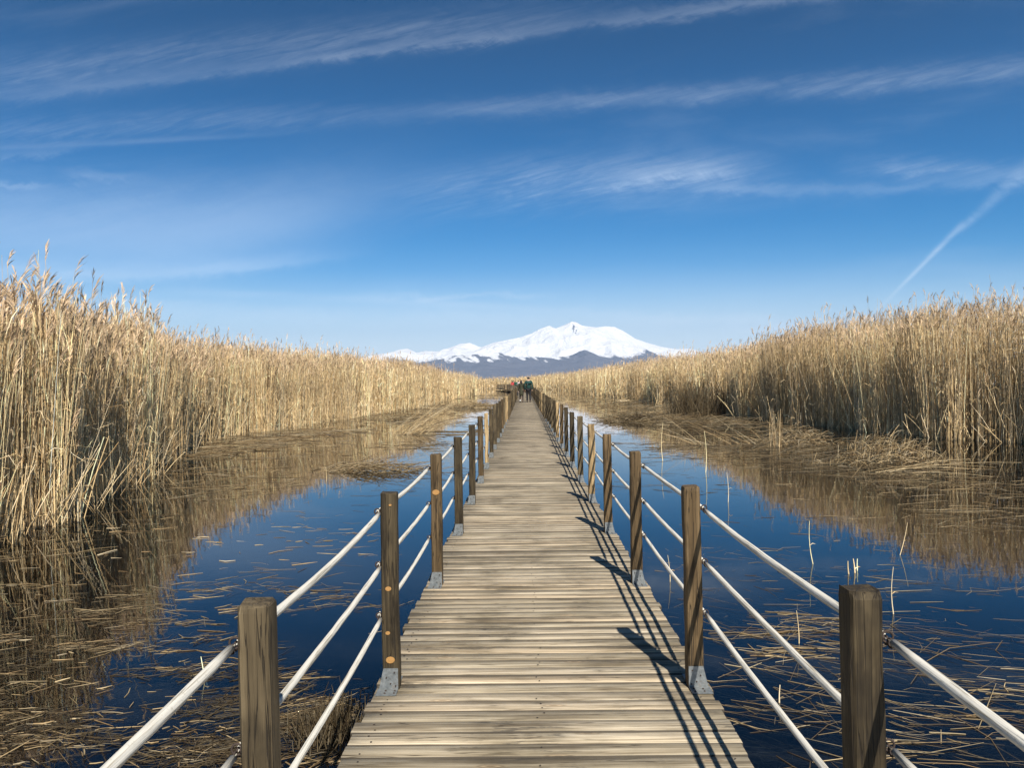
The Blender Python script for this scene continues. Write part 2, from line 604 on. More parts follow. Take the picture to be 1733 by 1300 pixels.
def streak(p, width, amp, u_fade, tex=None, soft=None, jit=True, below=1.0):
    """p: three pixel points of a parabola; width in px; u_fade (x0,x1,x2,x3) px"""
    q = [UV(*a) for a in p]
    A = np.array([[1, u, u * u] for u, v in q])
    a, b_, c_ = np.linalg.solve(A, np.array([v for u, v in q]))
    vc = wt.m('MULTIPLY_ADD', wt.m('MULTIPLY_ADD', U, float(c_), float(b_)), U, float(a))
    w0, w1 = width
    x0, x1, x2, x3 = [UV(x, 300)[0] for x in u_fade]
    k = wt.m('DIVIDE', wt.m('SUBTRACT', U, x0), x3 - x0, clamp=True)
    w = wt.m('MULTIPLY_ADD', k, (w1 - w0) / F, w0 / F)
    dd = wt.m('SUBTRACT', Vj if jit else V, vc)
    pos = wt.m('DIVIDE', wt.m('MAXIMUM', dd, 0.0), w)
    neg = wt.m('DIVIDE', wt.m('MINIMUM', dd, 0.0), wt.m('MULTIPLY', w, below))
    tt = wt.m('ADD', wt.m('POWER', pos, 2.0), wt.m('POWER', wt.m('ABSOLUTE', neg), 2.0))
    g = wt.m('EXPONENT', wt.m('MULTIPLY', tt, -1.0))
    g = wt.m('MULTIPLY', g, wt.smooth(U, x0, x1))
    fade = wt.m('SUBTRACT', 1.0, wt.smooth(U, x2, x3))
    g = wt.m('MULTIPLY', g, fade)
    if tex is not None:
        g = wt.m('MULTIPLY', g, tex)
    return wt.m('MULTIPLY', g, amp)


t1 = wt.ramp(W1, [(0.30, 0.25), (0.70, 1.0)])
t2 = wt.ramp(W2, [(0.32, 0.2), (0.68, 1.0)])
t4 = wt.ramp(W4, [(0.32, 0.35), (0.66, 1.0)])
t24 = wt.m('MULTIPLY', t2, t4)
W5 = wt.noise(uvvec(16.0, 150.0, 2.0, 4.0, 0.22), 1.0, 6, 0.65, 0.7)
t5 = wt.m('MULTIPLY', wt.ramp(W5, [(0.34, 0.25), (0.66, 1.0)]), wt.ramp(W2, [(0.30, 0.25), (0.66, 1.15)]))
parts = [
    # top streak, bright core and the fan above it
    streak([(0, 168), (700, 78), (1240, 8)], (14.96, 12.32), 0.084, (-300, 200, 1300, 1800), t1, below=0.7),
    streak([(500, 104), (700, 78), (850, 60)], (7.92, 7.92), 0.096, (430, 620, 780, 960), t2, below=0.8),
    streak([(0, 128), (500, 72), (1000, 22)], (40.48, 22.88), 0.120, (-500, 0, 700, 1200), t5),
    streak([(1000, 44), (1150, 20), (1350, -4)], (13.2, 10.56), 0.084, (960, 1180, 1250, 1420), t2),
    # second streak and the long right one
    streak([(0, 250), (220, 240), (470, 226)], (7.04, 5.28), 0.084, (-400, 0, 260, 560), t1, jit=False, below=0.7),
    streak([(0, 225), (250, 208), (560, 196)], (28.16, 17.6), 0.104, (-500, 0, 350, 800), t5),
    streak([(650, 188), (1150, 158), (1733, 108)], (10.56, 24.64), 0.120, (450, 1050, 2100, 2600), t5),
    streak([(650, 195), (1150, 165), (1733, 122)], (14.08, 17.6), 0.056, (400, 900, 2100, 2600), t1),
    # middle patch and its tail
    streak([(700, 318), (1000, 296), (1250, 284)], (32, 24), 0.21, (560, 900, 1190, 1380), t5, below=1.6),
    streak([(1050, 306), (1160, 292), (1250, 294)], (16, 11), 0.22, (980, 1120, 1180, 1290), t4),
    streak([(1180, 318), (1400, 322), (1700, 300)], (9, 14), 0.15, (1120, 1250, 1480, 1950), t1),
    streak([(1450, 280), (1570, 284), (1733, 300)], (14, 26), 0.17, (1380, 1560, 1650, 2000), t5),
    # small wisps at the left
    streak([(100, 290), (165, 298), (260, 302)], (10, 7), 0.205, (80, 150, 170, 290), t24),
    streak([(-60, 314), (30, 315), (90, 316)], (6, 5), 0.143, (-200, 0, 40, 110), t1),
    streak([(-100, 270), (30, 262), (160, 245)], (9, 9), 0.143, (-300, -20, 50, 180), t24),
    # broad pale veil, lower left, with a lower edge
    streak([(0, 400), (300, 395), (640, 330)], (100, 66), 0.30, (-900, -200, 300, 820), wt.ramp(W3, [(0.25, 0.55), (0.75, 1.0)])),
    streak([(0, 470), (300, 462), (620, 428)], (36, 15), 0.30, (-900, -100, 320, 680), t1, below=0.55),
    # streaks over the horizon
    streak([(300, 494), (600, 506), (950, 526)], (7, 6), 0.24, (200, 450, 700, 1050), t1, jit=False),
    streak([(620, 502), (760, 500), (960, 494)], (7, 5), 0.22, (560, 700, 820, 990), t2),
    streak([(200, 520), (700, 540), (1400, 548)], (20, 14), 0.22, (-300, 300, 1200, 1600), t1),
    streak([(1000, 530), (1250, 542), (1500, 548)], (8, 9), 0.22, (850, 1150, 1350, 1650), t1),
    streak([(1230, 562), (1400, 553), (1560, 548)], (6, 8), 0.32, (1180, 1320, 1420, 1640), t2, jit=False),
    streak([(1640, 506), (1700, 500), (1780, 505)], (8, 10), 0.164, (1600, 1690, 1800, 2000), t2),
]


def contrail(p0, p1, w0, w1, amp, tex):
    (u0, v0), (u1, v1) = UV(*p0), UV(*p1)
    L = math.hypot(u1 - u0, v1 - v0)
    du, dv = (u1 - u0) / L, (v1 - v0) / L
    ru, rv = wt.m('SUBTRACT', U, u0), wt.m('SUBTRACT', V, v0)
    al = wt.m('ADD', wt.m('MULTIPLY', ru, du), wt.m('MULTIPLY', rv, dv))
    pe = wt.m('SUBTRACT', wt.m('MULTIPLY', ru, dv), wt.m('MULTIPLY', rv, du))
    k = wt.m('DIVIDE', al, L, clamp=True)
    w = wt.m('MULTIPLY_ADD', k, (w1 - w0) / F, w0 / F)
    g = wt.m('EXPONENT', wt.m('MULTIPLY', wt.m('POWER', wt.m('ABSOLUTE', wt.m('DIVIDE', pe, w)), 2.0), -1.0))
    g = wt.m('MULTIPLY', g, wt.smooth(al, -0.01, 0.012))
    g = wt.m('MULTIPLY', g, wt.m('SUBTRACT', 1.0, wt.smooth(al, L * 0.93, L * 1.05)))
    if tex is not None:
        g = wt.m('MULTIPLY', g, tex)
    return wt.m('MULTIPLY', g, amp)


parts += [contrail((1484, 526), (1630, 378), 2.6, 5, 0.36, t1),
          contrail((1622, 392), (1790, 236), 5, 17, 0.15, t4)]
cl = parts[0]
for p_ in parts[1:]:
    # screen blend: 1-(1-a)(1-b)
    cl = wt.m('SUBTRACT', wt.m('ADD', cl, p_), wt.m('MULTIPLY', cl, p_))
front = wt.smooth(sp.outputs[1], 0.05, 0.3)
cl = wt.m('MULTIPLY', cl, front)
wisp = wt.m('MULTIPLY', wt.smooth(wt.noise(uvvec(2.0, 9.0, 9.0, 3.0, 0.1), 1.0, 8, 0.6, 0.6), 0.48, 0.8), 0.07)
cl = wt.m('ADD', cl, wt.m('MULTIPLY', wisp, front))
hs = wt.node('ShaderNodeHueSaturation')
hs.inputs['Hue'].default_value = 0.5
hs.inputs['Saturation'].default_value = 1.84
hs.inputs['Value'].default_value = 1.0
wt.l.new(sky.outputs[0], hs.inputs['Color'])
veil = wt.m('MULTIPLY', wt.m('EXPONENT', wt.m('MULTIPLY', wt.m('POWER', wt.m('DIVIDE', wt.m('MAXIMUM', V, 0.0), 0.098), 2.0), -1.0)), 0.88)
cl = wt.m('SUBTRACT', wt.m('ADD', cl, veil), wt.m('MULTIPLY', cl, veil))
grad = wt.ramp(sp.outputs[2], [(0.0, 1.0), (0.10, 1.0), (0.20, 0.90), (0.39, 0.57), (0.7, 0.38), (1.0, 0.36)])
blue = wt.mix(1.0, hs.outputs[0], grad, 'MULTIPLY')
blue = wt.mix(1.0, blue, (1.0, 1.10, 1.17), 'MULTIPLY')
skyc = wt.mix(cl, blue, (11.5, 12.8, 14.2))
wt.put(bg.inputs[0], skyc)
bg.inputs[1].default_value = 0.066

vs = scene.view_settings
scene.display_settings.display_device = 'sRGB'
vs.view_transform = 'Standard'
vs.look = 'None'
vs.exposure = 0.52
vs.gamma = 1.0

# ------------------------------------------------------------------ ground, water, haze
def sheet(name, x0, x1, y0, y1, z, mat):
    me = bpy.data.meshes.new(name)
    me.from_pydata([(x0, y0, z), (x1, y0, z), (x1, y1, z), (x0, y1, z)], [], [(0, 1, 2, 3)])
    me.materials.append(mat)
    return link(name, me)


tag(sheet('ground', -20500, 20500, -3000, 32000, -1.15, M_GROUND), kind='structure')
tag(sheet('water', -160, 160, -60, 420, ZW, M_WATER), kind='structure')

hz = bpy.data.materials.new('haze_air')
hz.use_nodes = True
hz.node_tree.nodes.clear()
ht = NT(hz.node_tree)
ho = ht.node('ShaderNodeOutputMaterial')
pv = ht.node('ShaderNodeVolumePrincipled')
pv.inputs['Color'].default_value = (0.46, 0.68, 1.0, 1)
pv.inputs['Density'].default_value = 2.6e-5
pv.inputs['Anisotropy'].default_value = 0.0
ht.l.new(pv.outputs[0], ho.inputs['Volume'])
me = bpy.data.meshes.new('haze')
bm = bmesh.new()
bmesh.ops.create_cube(bm, size=1.0)
for v in bm.verts:
    v.co = Vector(((v.co.x) * 42000, (v.co.y + 0.5) * 36000 - 3500, (v.co.z + 0.5) * 2150 - 2.2))
bm.to_mesh(me)
bm.free()
me.materials.append(hz)
tag(link('haze', me), 'pale blue air haze over the far plain and the mountain', kind='stuff')

# ------------------------------------------------------------------ mountain
def vnoise2(x, y, seed):
    r = np.random.default_rng(seed)
    tab = r.random((256, 256))
    xi, yi = np.floor(x).astype(int), np.floor(y).astype(int)
    fx, fy = x - xi, y - yi
    fx, fy = fx * fx * (3 - 2 * fx), fy * fy * (3 - 2 * fy)
    g = lambda a, b: tab[a % 256, b % 256]
    return (g(xi, yi) * (1 - fx) * (1 - fy) + g(xi + 1, yi) * fx * (1 - fy) + g(xi, yi + 1) * (1 - fx) * fy + g(xi + 1, yi + 1) * fx * fy)


def fbm2(x, y, seed, oct=5, ridged=False):
    s, a, tot = 0, 1.0, 0
    for i in range(oct):
        n = vnoise2(x * 2 ** i, y * 2 ** i, seed + i)
        if ridged:
            n = 1 - np.abs(2 * n - 1)
        s = s + a * n
        tot += a
        a *= 0.5
    return s / tot


def terrain(name, Y0, prof, depth_f, depth_b, snow_fn, ridge_amp, seed, nx=520, ny=150, res_freq=1 / 1500.0):
    pw = [(at_depth(px, py, Y0).x, at_depth(px, py, Y0).z + 1.15) for px, py in prof]
    xs = np.array([a for a, _ in pw])
    zs = np.array([b for _, b in pw])
    X = np.linspace(xs[0], xs[-1], nx)
    Yv = np.concatenate([np.linspace(-depth_f, 0, ny), np.linspace(0, depth_b, 30)[1:]])
    gx, gy = np.meshgrid(X, Yv, indexing='ij')
    t = np.where(gy < 0, -gy / depth_f, gy / depth_b)
    # the crest profile widens downhill so that spurs run forward from it
    warp = (fbm2(gx * res_freq + 9, gy * res_freq, seed + 40, 4) - 0.5) * 2600 * np.sqrt(t)
    h0 = np.interp(gx + warp, xs, zs)
    sm = np.interp(gx, xs, np.convolve(np.pad(zs, 2, 'edge'), np.ones(5) / 5, 'valid'))
    h0 = h0 * (1 - np.minimum(t * 3, 1)) + sm * np.minimum(t * 3, 1) * 0.97
    fall = (1 - t) ** 1.35
    rid = fbm2(gx * res_freq, gy * res_freq * 0.45, seed, 6, True) - 0.62
    h = h0 * fall + rid * ridge_amp * np.minimum(1, t * 7) * np.minimum(1, (1 - t) * 2.5) * np.clip(h0 / 700, 0.15, 1.3)
    h = np.maximum(h, -5)
    vv = np.stack([gx, gy + Y0, h - 1.15], -1)
    idx = np.arange(nx * len(Yv)).reshape(nx, len(Yv))
    f = np.stack([idx[:-1, :-1], idx[1:, :-1], idx[1:, 1:], idx[:-1, 1:]], -1)
    sn = snow_fn(gx, gy, h, rid)
    qb = QB()
    qb.add(vv.reshape(-1, 3), f.reshape(-1, 4), np.stack([sn, sn, sn], -1).reshape(-1, 3))
    me = qb.mesh(name, M_MOUNT, smooth=True)
    o = link(name, me)
    return o


prof = [(380, 646), (480, 632), (560, 618), (620, 604), (655, 599), (675, 592), (690, 590), (705, 597), (720, 594), (740, 595), (760, 590), (778, 582), (795, 580), (806, 585), (815, 588), (835, 580), (855, 576), (880, 571), (900, 564), (915, 556), (930, 551), (940, 556), (955, 550), (968, 544), (975, 545), (985, 551), (1000, 553), (1010, 554), (1025, 552), (1040, 553), (1055, 560), (1075, 573), (1095, 580), (1120, 587), (1145, 591), (1165, 590), (1178, 593), (1200, 597), (1260, 608), (1330, 620), (1420, 636), (1500, 646)]


def snow_main(x, y, h, rid):
    line = 640 + (fbm2(x / 900.0, y / 1400.0, 77, 5) - 0.5) * 520 + 40 * np.sin(x / 2600.0)
    s = (h - line) / 420 + 0.5
    s = s - np.maximum(rid - 0.10, 0) * 1.6 * (h < 1100)
    # bare cliff under the summit
    px = at_depth(971, 560, 25000).x
    cl = np.exp(-((x - px) / 150) ** 2) * ((h > 1380) & (h < 1800)) * np.clip((fbm2(x / 45.0, y / 160.0, 5, 4) - 0.55) * 9, 0, 1) * 0.7
    cl = np.maximum(cl, np.clip((fbm2(x / 120.0, y / 500.0, 8, 5, True) - 0.77) * 7, 0, 1) * (h > 1150) * 0.45)
    return np.clip(s, 0, 1) * (1 - cl)


terrain_main = terrain('mountain', 25000, prof, 6500, 4000, snow_main, 440, 3)
tag(terrain_main, kind='structure')

prof2 = [(560, 646), (640, 634), (700, 618), (740, 609), (775, 603), (800, 600), (845, 597), (862, 602), (880, 606), (905, 604), (930, 606), (950, 604), (968, 601), (980, 595), (990, 592), (1000, 596), (1015, 603), (1040, 607), (1070, 609), (1110, 611), (1150, 610), (1190, 612), (1240, 615), (1330, 624), (1420, 636), (1480, 646)]


def snow_foot(x, y, h, rid):
    n = fbm2(x / 110.0 + y / 500.0, y / 900.0, 31, 5)
    s = (h - 600) / 420 + (n - 0.5) * 2.4 + 0.42 - rid * 0.8
    px = at_depth(990, 592, 19000).x
    s = s - 0.6 * np.exp(-((x - px) / 480) ** 2)
    return np.clip(s, 0, 1) * (h > 430)


terrain_foot = terrain('foothills', 19000, prof2, 5200, 2600, snow_foot, 150, 60, nx=420, ny=110, res_freq=1 / 900.0)
tag(terrain_foot, kind='structure')


# ------------------------------------------------------------------ boardwalk
DX0, DX1 = -0.762, 0.890          # deck edges
PXL, PXR = -0.668, 0.826          # post centre lines


def bendx(y):
    return 0.0 if y < 72 else -0.00042 * (y - 72) ** 2


Y_END = 196.0
bw = empty('boardwalk', (0, 0, 0))
tag(bw, 'weathered plank boardwalk running straight across the water towards the mountain', 'boardwalk')
qb = QB()
seeds = []
y = -4.0
pitch = 0.112
k = 0
prof_c = None
while y < Y_END:
    w = (pitch - rng.choice([0.002, 0.004, 0.007, 0.013], p=[0.25, 0.35, 0.25, 0.15])) * 0.5
    b_ = 0.0035
    zt = rng.uniform(-0.005, 0.002)
    th = 0.034
    cs = np.array([(-w, -th), (-w, -b_ * 1.3), (-w + b_, 0), (w - b_, 0), (w, -b_ * 1.3), (w, -th)])
    bx = bendx(y)
    x0 = DX0 + bx + rng.uniform(-0.014, 0.012)
    x1 = DX1 + bx + rng.uniform(-0.012, 0.014)
    sk = rng.uniform(-0.003, 0.003)
    tl = rng.uniform(-0.0015, 0.0015)
    nseg = 6 if y < 14 else 1
    xs = np.linspace(x0, x1, nseg + 1)
    rows = []
    for i, xx in enumerate(xs):
        s = (i / nseg - 0.5) * 2
        wob = rng.uniform(-0.0012, 0.0012) if nseg > 1 else 0
        rows.append(np.stack([np.full(6, xx), y + cs[:, 0] * (1 + wob * 10) + sk * s, cs[:, 1] + zt + tl * s + wob], 1))
    v = np.concatenate(rows)
    fs = []
    for i in range(nseg):
        for j in range(6):
            a, b2 = i * 6 + j, i * 6 + (j + 1) % 6
            fs.append((a, b2, b2 + 6, a + 6))
    o = nseg * 6
    fs += [(0, 5, 4, 1), (1, 4, 3, 2), (o, o + 1, o + 4, o + 5), (o + 1, o + 2, o + 3, o + 4)]
    sd = rng.random()
    qb.add(v, fs, np.full((len(v), 3), sd, np.float32))
    y += pitch
    k += 1
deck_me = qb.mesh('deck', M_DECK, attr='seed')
# nail heads, small discs set 1 mm proud, in rows over the joists
bm = bmesh.new()
yy = -4.0
r2 = random.Random(3)
while yy < 16:
    for xx in (DX0 + 0.085, 0.055, DX1 - 0.085):
        for dy in (-0.025, 0.025):
            if r2.random() < (0.45 if abs(xx) < 0.2 else 0.8):
                M_ = Matrix.Translation((xx + r2.uniform(-0.02, 0.02), yy + dy + r2.uniform(-0.006, 0.006), 0.0016))
                bmesh.ops.create_circle(bm, cap_ends=True, segments=8, radius=r2.uniform(0.0035, 0.0058), matrix=M_)
    yy += pitch
for f in bm.faces:
    f.material_index = 0
nail_me = bpy.data.meshes.new('nail_heads')
bm.to_mesh(nail_me)
bm.free()
nail_me.materials.append(M_NAIL)
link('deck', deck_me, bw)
nh = link('nail_head', nail_me, bw)
nh['kind'] = 'stuff'


def box(bm, x0, x1, y0, y1, z0, z1, mi=0):
    vs = [bm.verts.new(p) for p in ((x0, y0, z0), (x1, y0, z0), (x1, y1, z0), (x0, y1, z0), (x0, y0, z1), (x1, y0, z1), (x1, y1, z1), (x0, y1, z1))]
    for f in ((3, 2, 1, 0), (4, 5, 6, 7), (0, 1, 5, 4), (1, 2, 6, 5), (2, 3, 7, 6), (3, 0, 4, 7)):
        fc = bm.faces.new([vs[i] for i in f])
        fc.material_index = mi
    return vs


def mesh_from(bm, name, mats):
    me = bpy.data.meshes.new(name)
    bmesh.ops.recalc_face_normals(bm, faces=bm.faces)
    bm.to_mesh(me)
    bm.free()
    for m_ in (mats if isinstance(mats, (list, tuple)) else [mats]):
        me.materials.append(m_)
    return me


for xx in (DX0 + 0.085, 0.055, DX1 - 0.085):
    bm = bmesh.new()
    yb = -4.0
    while yb < Y_END - 4:
        b0, b1 = bendx(yb), bendx(yb + 4)
        vs = box(bm, xx - 0.03, xx + 0.03, yb, yb + 3.99, -0.175, -0.041)
        for v in vs:
            v.co.x += b0 if v.co.y < yb + 1 else b1
        yb += 4
    link('joist', mesh_from(bm, 'joist', M_BEAM), bw)
bm = bmesh.new()
bmesh.ops.create_cone(bm, cap_ends=True, segments=12, radius1=0.07, radius2=0.065, depth=1.0)
pile_me = mesh_from(bm, 'pile', M_BEAM)
for i in range(24):
    yb = -3 + i * 2.05 * 2
    for xx in (DX0 + 0.20, DX1 - 0.20):
        o = link('pile', pile_me, bw, (xx + bendx(yb), yb, -0.68))


# ------------------------------------------------------------------ railings
def post_mesh(seed, H, mat, knots=(), wane=0.0, rough=1.0, split=False):
    r = random.Random(seed)
    w = 0.0400
    c = 0.0075
    base = [(-w + c, -w), (w - c, -w), (w, -w + c), (w, w - c), (w - c, w), (-w + c, w), (-w, w - c), (-w, -w + c)]
    bm = bmesh.new()
    levels = [0, 0.12, 0.25, 0.4, 0.55, 0.7, 0.82, H - 0.02, H - 0.006, H]
    rings = []
    dx = dy = 0.0
    for li, z in enumerate(levels):
        z = min(z, H)
        s = 1.0
        if li == len(levels) - 1:
            s = 0.90
        elif li == len(levels) - 2:
            s = 0.975
        dx += r.uniform(-0.0012, 0.0012) * rough
        dy += r.uniform(-0.0012, 0.0012) * rough
        ring = []
        for qi, (x, y_) in enumerate(base):
            jx = r.uniform(-0.0012, 0.0012) * rough
            x2 = x * s + dx + jx
            if wane and qi in (0, 7):
                x2 += wane * (0.5 + 0.5 * math.sin(z * 5 + 1)) * 0.5
                y_ = y_ + (wane * 0.4 if qi == 7 else 0)
            if split:
                x2 *= 0.72 + 0.25 * math.sin(z * 9 + qi)
            ring.append(bm.verts.new((x2, y_ * s + dy, z + (r.uniform(-0.003, 0.003) if li >= 7 else 0))))
        rings.append(ring)
    for a, b2 in zip(rings, rings[1:]):
        for i in range(8):
            bm.faces.new((a[i], a[(i + 1) % 8], b2[(i + 1) % 8], b2[i]))
    bm.faces.new(rings[-1])
    bm.faces.new(list(reversed(rings[0])))
    for (kx, kz, kr) in knots:
        M_ = Matrix.Translation((kx, -w - 0.0018, kz)) @ Matrix.Rotation(R(90), 4, 'X') @ Matrix.Diagonal((1.15, 0.85, 1, 1))
        g = bmesh.ops.create_cone(bm, cap_ends=True, segments=16, radius1=kr, radius2=kr * 0.9, depth=0.004, matrix=M_)
        for v in g['verts']:
            for f in v.link_faces:
                f.material_index = 1
    return mesh_from(bm, 'post', [mat, M_KNOT])


def bracket_mesh(side, sgns):
    """galvanised angle plates at the foot, front and back; side=-1: outer edge to -x"""
    bm = bmesh.new()
    w = 0.0400
    for sgn in sgns:
        yo = sgn * (w + 0.0035)
        inner, out_t, out_b = 0.038, 0.034, 0.058
        xs = [(-side * inner, 0.0035), (side * out_b, 0.0035), (side * out_t, 0.105), (-side * inner, 0.105)]
        fr = [bm.verts.new((x, yo - sgn * 0.0015, z)) for x, z in xs]
        bk = [bm.verts.new((x, yo + sgn * 0.0015, z)) for x, z in xs]
        bm.faces.new(fr)
        bm.faces.new(list(reversed(bk)))
        for i in range(4):
            bm.faces.new((fr[i], bk[i], bk[(i + 1) % 4], fr[(i + 1) % 4]))
        y0, y1 = sorted((yo, yo + sgn * 0.085))
        xa, xb = sorted((-side * inner, side * (out_b + 0.004)))
        box(bm, xa, xb, y0, y1, 0.0015, 0.0045)
        for (bx_, bz_) in ((-0.02, 0.085), (0.02, 0.06), (0.0, 0.03), (-0.025, 0.018)):
            M_ = Matrix.Translation((bx_ * -side * -1, yo + sgn * 0.004, bz_)) @ Matrix.Rotation(R(90), 4, 'X')
            g = bmesh.ops.create_cone(bm, cap_ends=True, segments=8, radius1=0.0042, radius2=0.003, depth=0.006, matrix=M_)
            for v in g['verts']:
                for f in v.link_faces:
                    f.material_index = 1
        for bx_ in (-0.02, 0.025):
            for by_ in (0.03, 0.062):
                M_ = Matrix.Translation((bx_, yo + sgn * by_, 0.0065))
                g = bmesh.ops.create_cone(bm, cap_ends=True, segments=8, radius1=0.0062, radius2=0.003, depth=0.005, matrix=M_)
                for v in g['verts']:
                    for f in v.link_faces:
                        f.material_index = 1
    return mesh_from(bm, 'bracket', [M_METAL, M_IRON])


def torus(bm, R0, r0, mat4, seg=14, s2=6, mi=0):
    vs = []
    for i in range(seg):
        a = 2 * math.pi * i / seg
        for j in range(s2):
            b2 = 2 * math.pi * j / s2
            vs.append(bm.verts.new(mat4 @ Vector(((R0 + r0 * math.cos(b2)) * math.cos(a), (R0 + r0 * math.cos(b2)) * math.sin(a), r0 * math.sin(b2)))))
    for i in range(seg):
        for j in range(s2):
            f = bm.faces.new((vs[i * s2 + j], vs[((i + 1) % seg) * s2 + j], vs[((i + 1) % seg) * s2 + (j + 1) % s2], vs[i * s2 + (j + 1) % s2]))
            f.smooth = True


def hook_mesh(side):
    bm = bmesh.new()
    torus(bm, 0.014, 0.0032, Matrix.Translation((side * 0.019, 0, 0.006)) @ Matrix.Rotation(R(90), 4, 'X'))
    torus(bm, 0.011, 0.0028, Matrix.Translation((side * 0.021, -0.011, -0.006)) @ Matrix.Rotation(R(90), 4, 'Y'))
    torus(bm, 0.011, 0.0028, Matrix.Translation((side * 0.021, 0.012, -0.006)) @ Matrix.Rotation(R(90), 4, 'Y'))
    bmesh.ops.create_cone(bm, cap_ends=True, segments=8, radius1=0.009, radius2=0.006, depth=0.012, matrix=Matrix.Translation((side * 0.004, 0, 0.006)) @ Matrix.Rotation(R(90), 4, 'Y'))
    return mesh_from(bm, 'eye_hook', M_IRON)


def rope_mesh(L, sag, r0=0.0118, seed=0):
    r = random.Random(seed)
    bm = bmesh.new()
    n, s2 = 16, 12
    rings = []
    for i in range(n + 1):
        t = i / n
        y_ = 0.030 + (L - 0.060) * t
        z = -sag * 4 * t * (1 - t) + r.uniform(-0.0008, 0.0008)
        rr = r0 * (1 + r.uniform(-0.03, 0.03))
        if i in (0, n):
            rr *= 0.80
        ring = []
        for j in range(s2):
            a = 2 * math.pi * j / s2
            q = rr * (1 + 0.06 * math.cos(6 * a))
            ring.append(bm.verts.new((q * math.cos(a) + r.uniform(-1, 1) * 0.0003, y_, z + q * math.sin(a))))
        rings.append(ring)
    for a, b2 in zip(rings, rings[1:]):
        for i in range(s2):
            f = bm.faces.new((a[i], a[(i + 1) % s2], b2[(i + 1) % s2], b2[i]))
            f.smooth = True
    bm.faces.new(rings[0])
    bm.faces.new(list(reversed(rings[-1])))
    # thin tie wires from the ends to the eye hooks
    for y0, y1 in ((0.006, 0.034), (L - 0.034, L - 0.006)):
        bmesh.ops.create_cone(bm, cap_ends=True, segments=6, radius1=0.0022, radius2=0.0022, depth=y1 - y0, matrix=Matrix.Translation((0, (y0 + y1) / 2, 0)) @ Matrix.Rotation(R(90), 4, 'X'))
    return mesh_from(bm, 'rope', M_ROPE)


SP = 2.005
Y1 = 1.975
NP = 96
brk = {(a, b): bracket_mesh(a, (b,)) for a in (-1, 1) for b in (-1, 1)}
hk = {-1: hook_mesh(-1), 1: hook_mesh(1)}
ropes = [rope_mesh(SP, 0.006 + 0.006 * i, seed=i) for i in range(4)]
far_rope = rope_mesh(SP, 0.02, r0=0.0115, seed=9)
ROPEZ = (0.872, 0.605, 0.350)
# generic posts
gen = [post_mesh(100 + i, 0.985, M_POST[[0, 0, 1, 2, 0][i]], rough=1.4) for i in range(5)]
pale = post_mesh(140, 0.97, M_POST[3], rough=3.5)
pale_split = post_mesh(141, 0.97, M_POST[3], rough=3.0, split=True)
special = {
    (-1, 2): (post_mesh(1, 0.980, M_POST[2], wane=0.012, rough=1.5), 'grey brown post with a waney left edge'),
    (-1, 3): (post_mesh(2, 0.975, M_POST[0], knots=((0.012, 0.915, 0.0065), (-0.004, 0.50, 0.014), (-0.010, 0.28, 0.011), (0.0, 0.145, 0.020)), rough=1.5), 'dark post with orange sawn knots'),
    (-1, 4): (post_mesh(3, 0.985, M_POST[1], knots=((0.004, 0.70, 0.024),), rough=1.5), 'brown post with one large pale knot'),
    (-1, 5): (post_mesh(4, 0.972, M_POST[0], rough=1.5), None),
    (-1, 6): (post_mesh(5, 0.985, M_POST[0], rough=1.5), None),
    (-1, 8): (pale_split, 'pale split raw timber post'),
    (1, 2): (post_mesh(11, 1.000, M_POST[0], rough=1.8), 'dark green brown post with deep drying cracks'),
    (1, 3): (post_mesh(12, 0.988, M_POST[1], rough=1.5), 'brown post with a dark knot'),
    (1, 4): (post_mesh(13, 0.985, M_POST[1], rough=1.5), None),
    (1, 5): (post_mesh(14, 0.980, M_POST[1], rough=1.5), None),
    (1, 6): (pale, 'pale raw yellow timber post'),
    (1, 11): (pale, 'pale raw yellow timber post'),
}
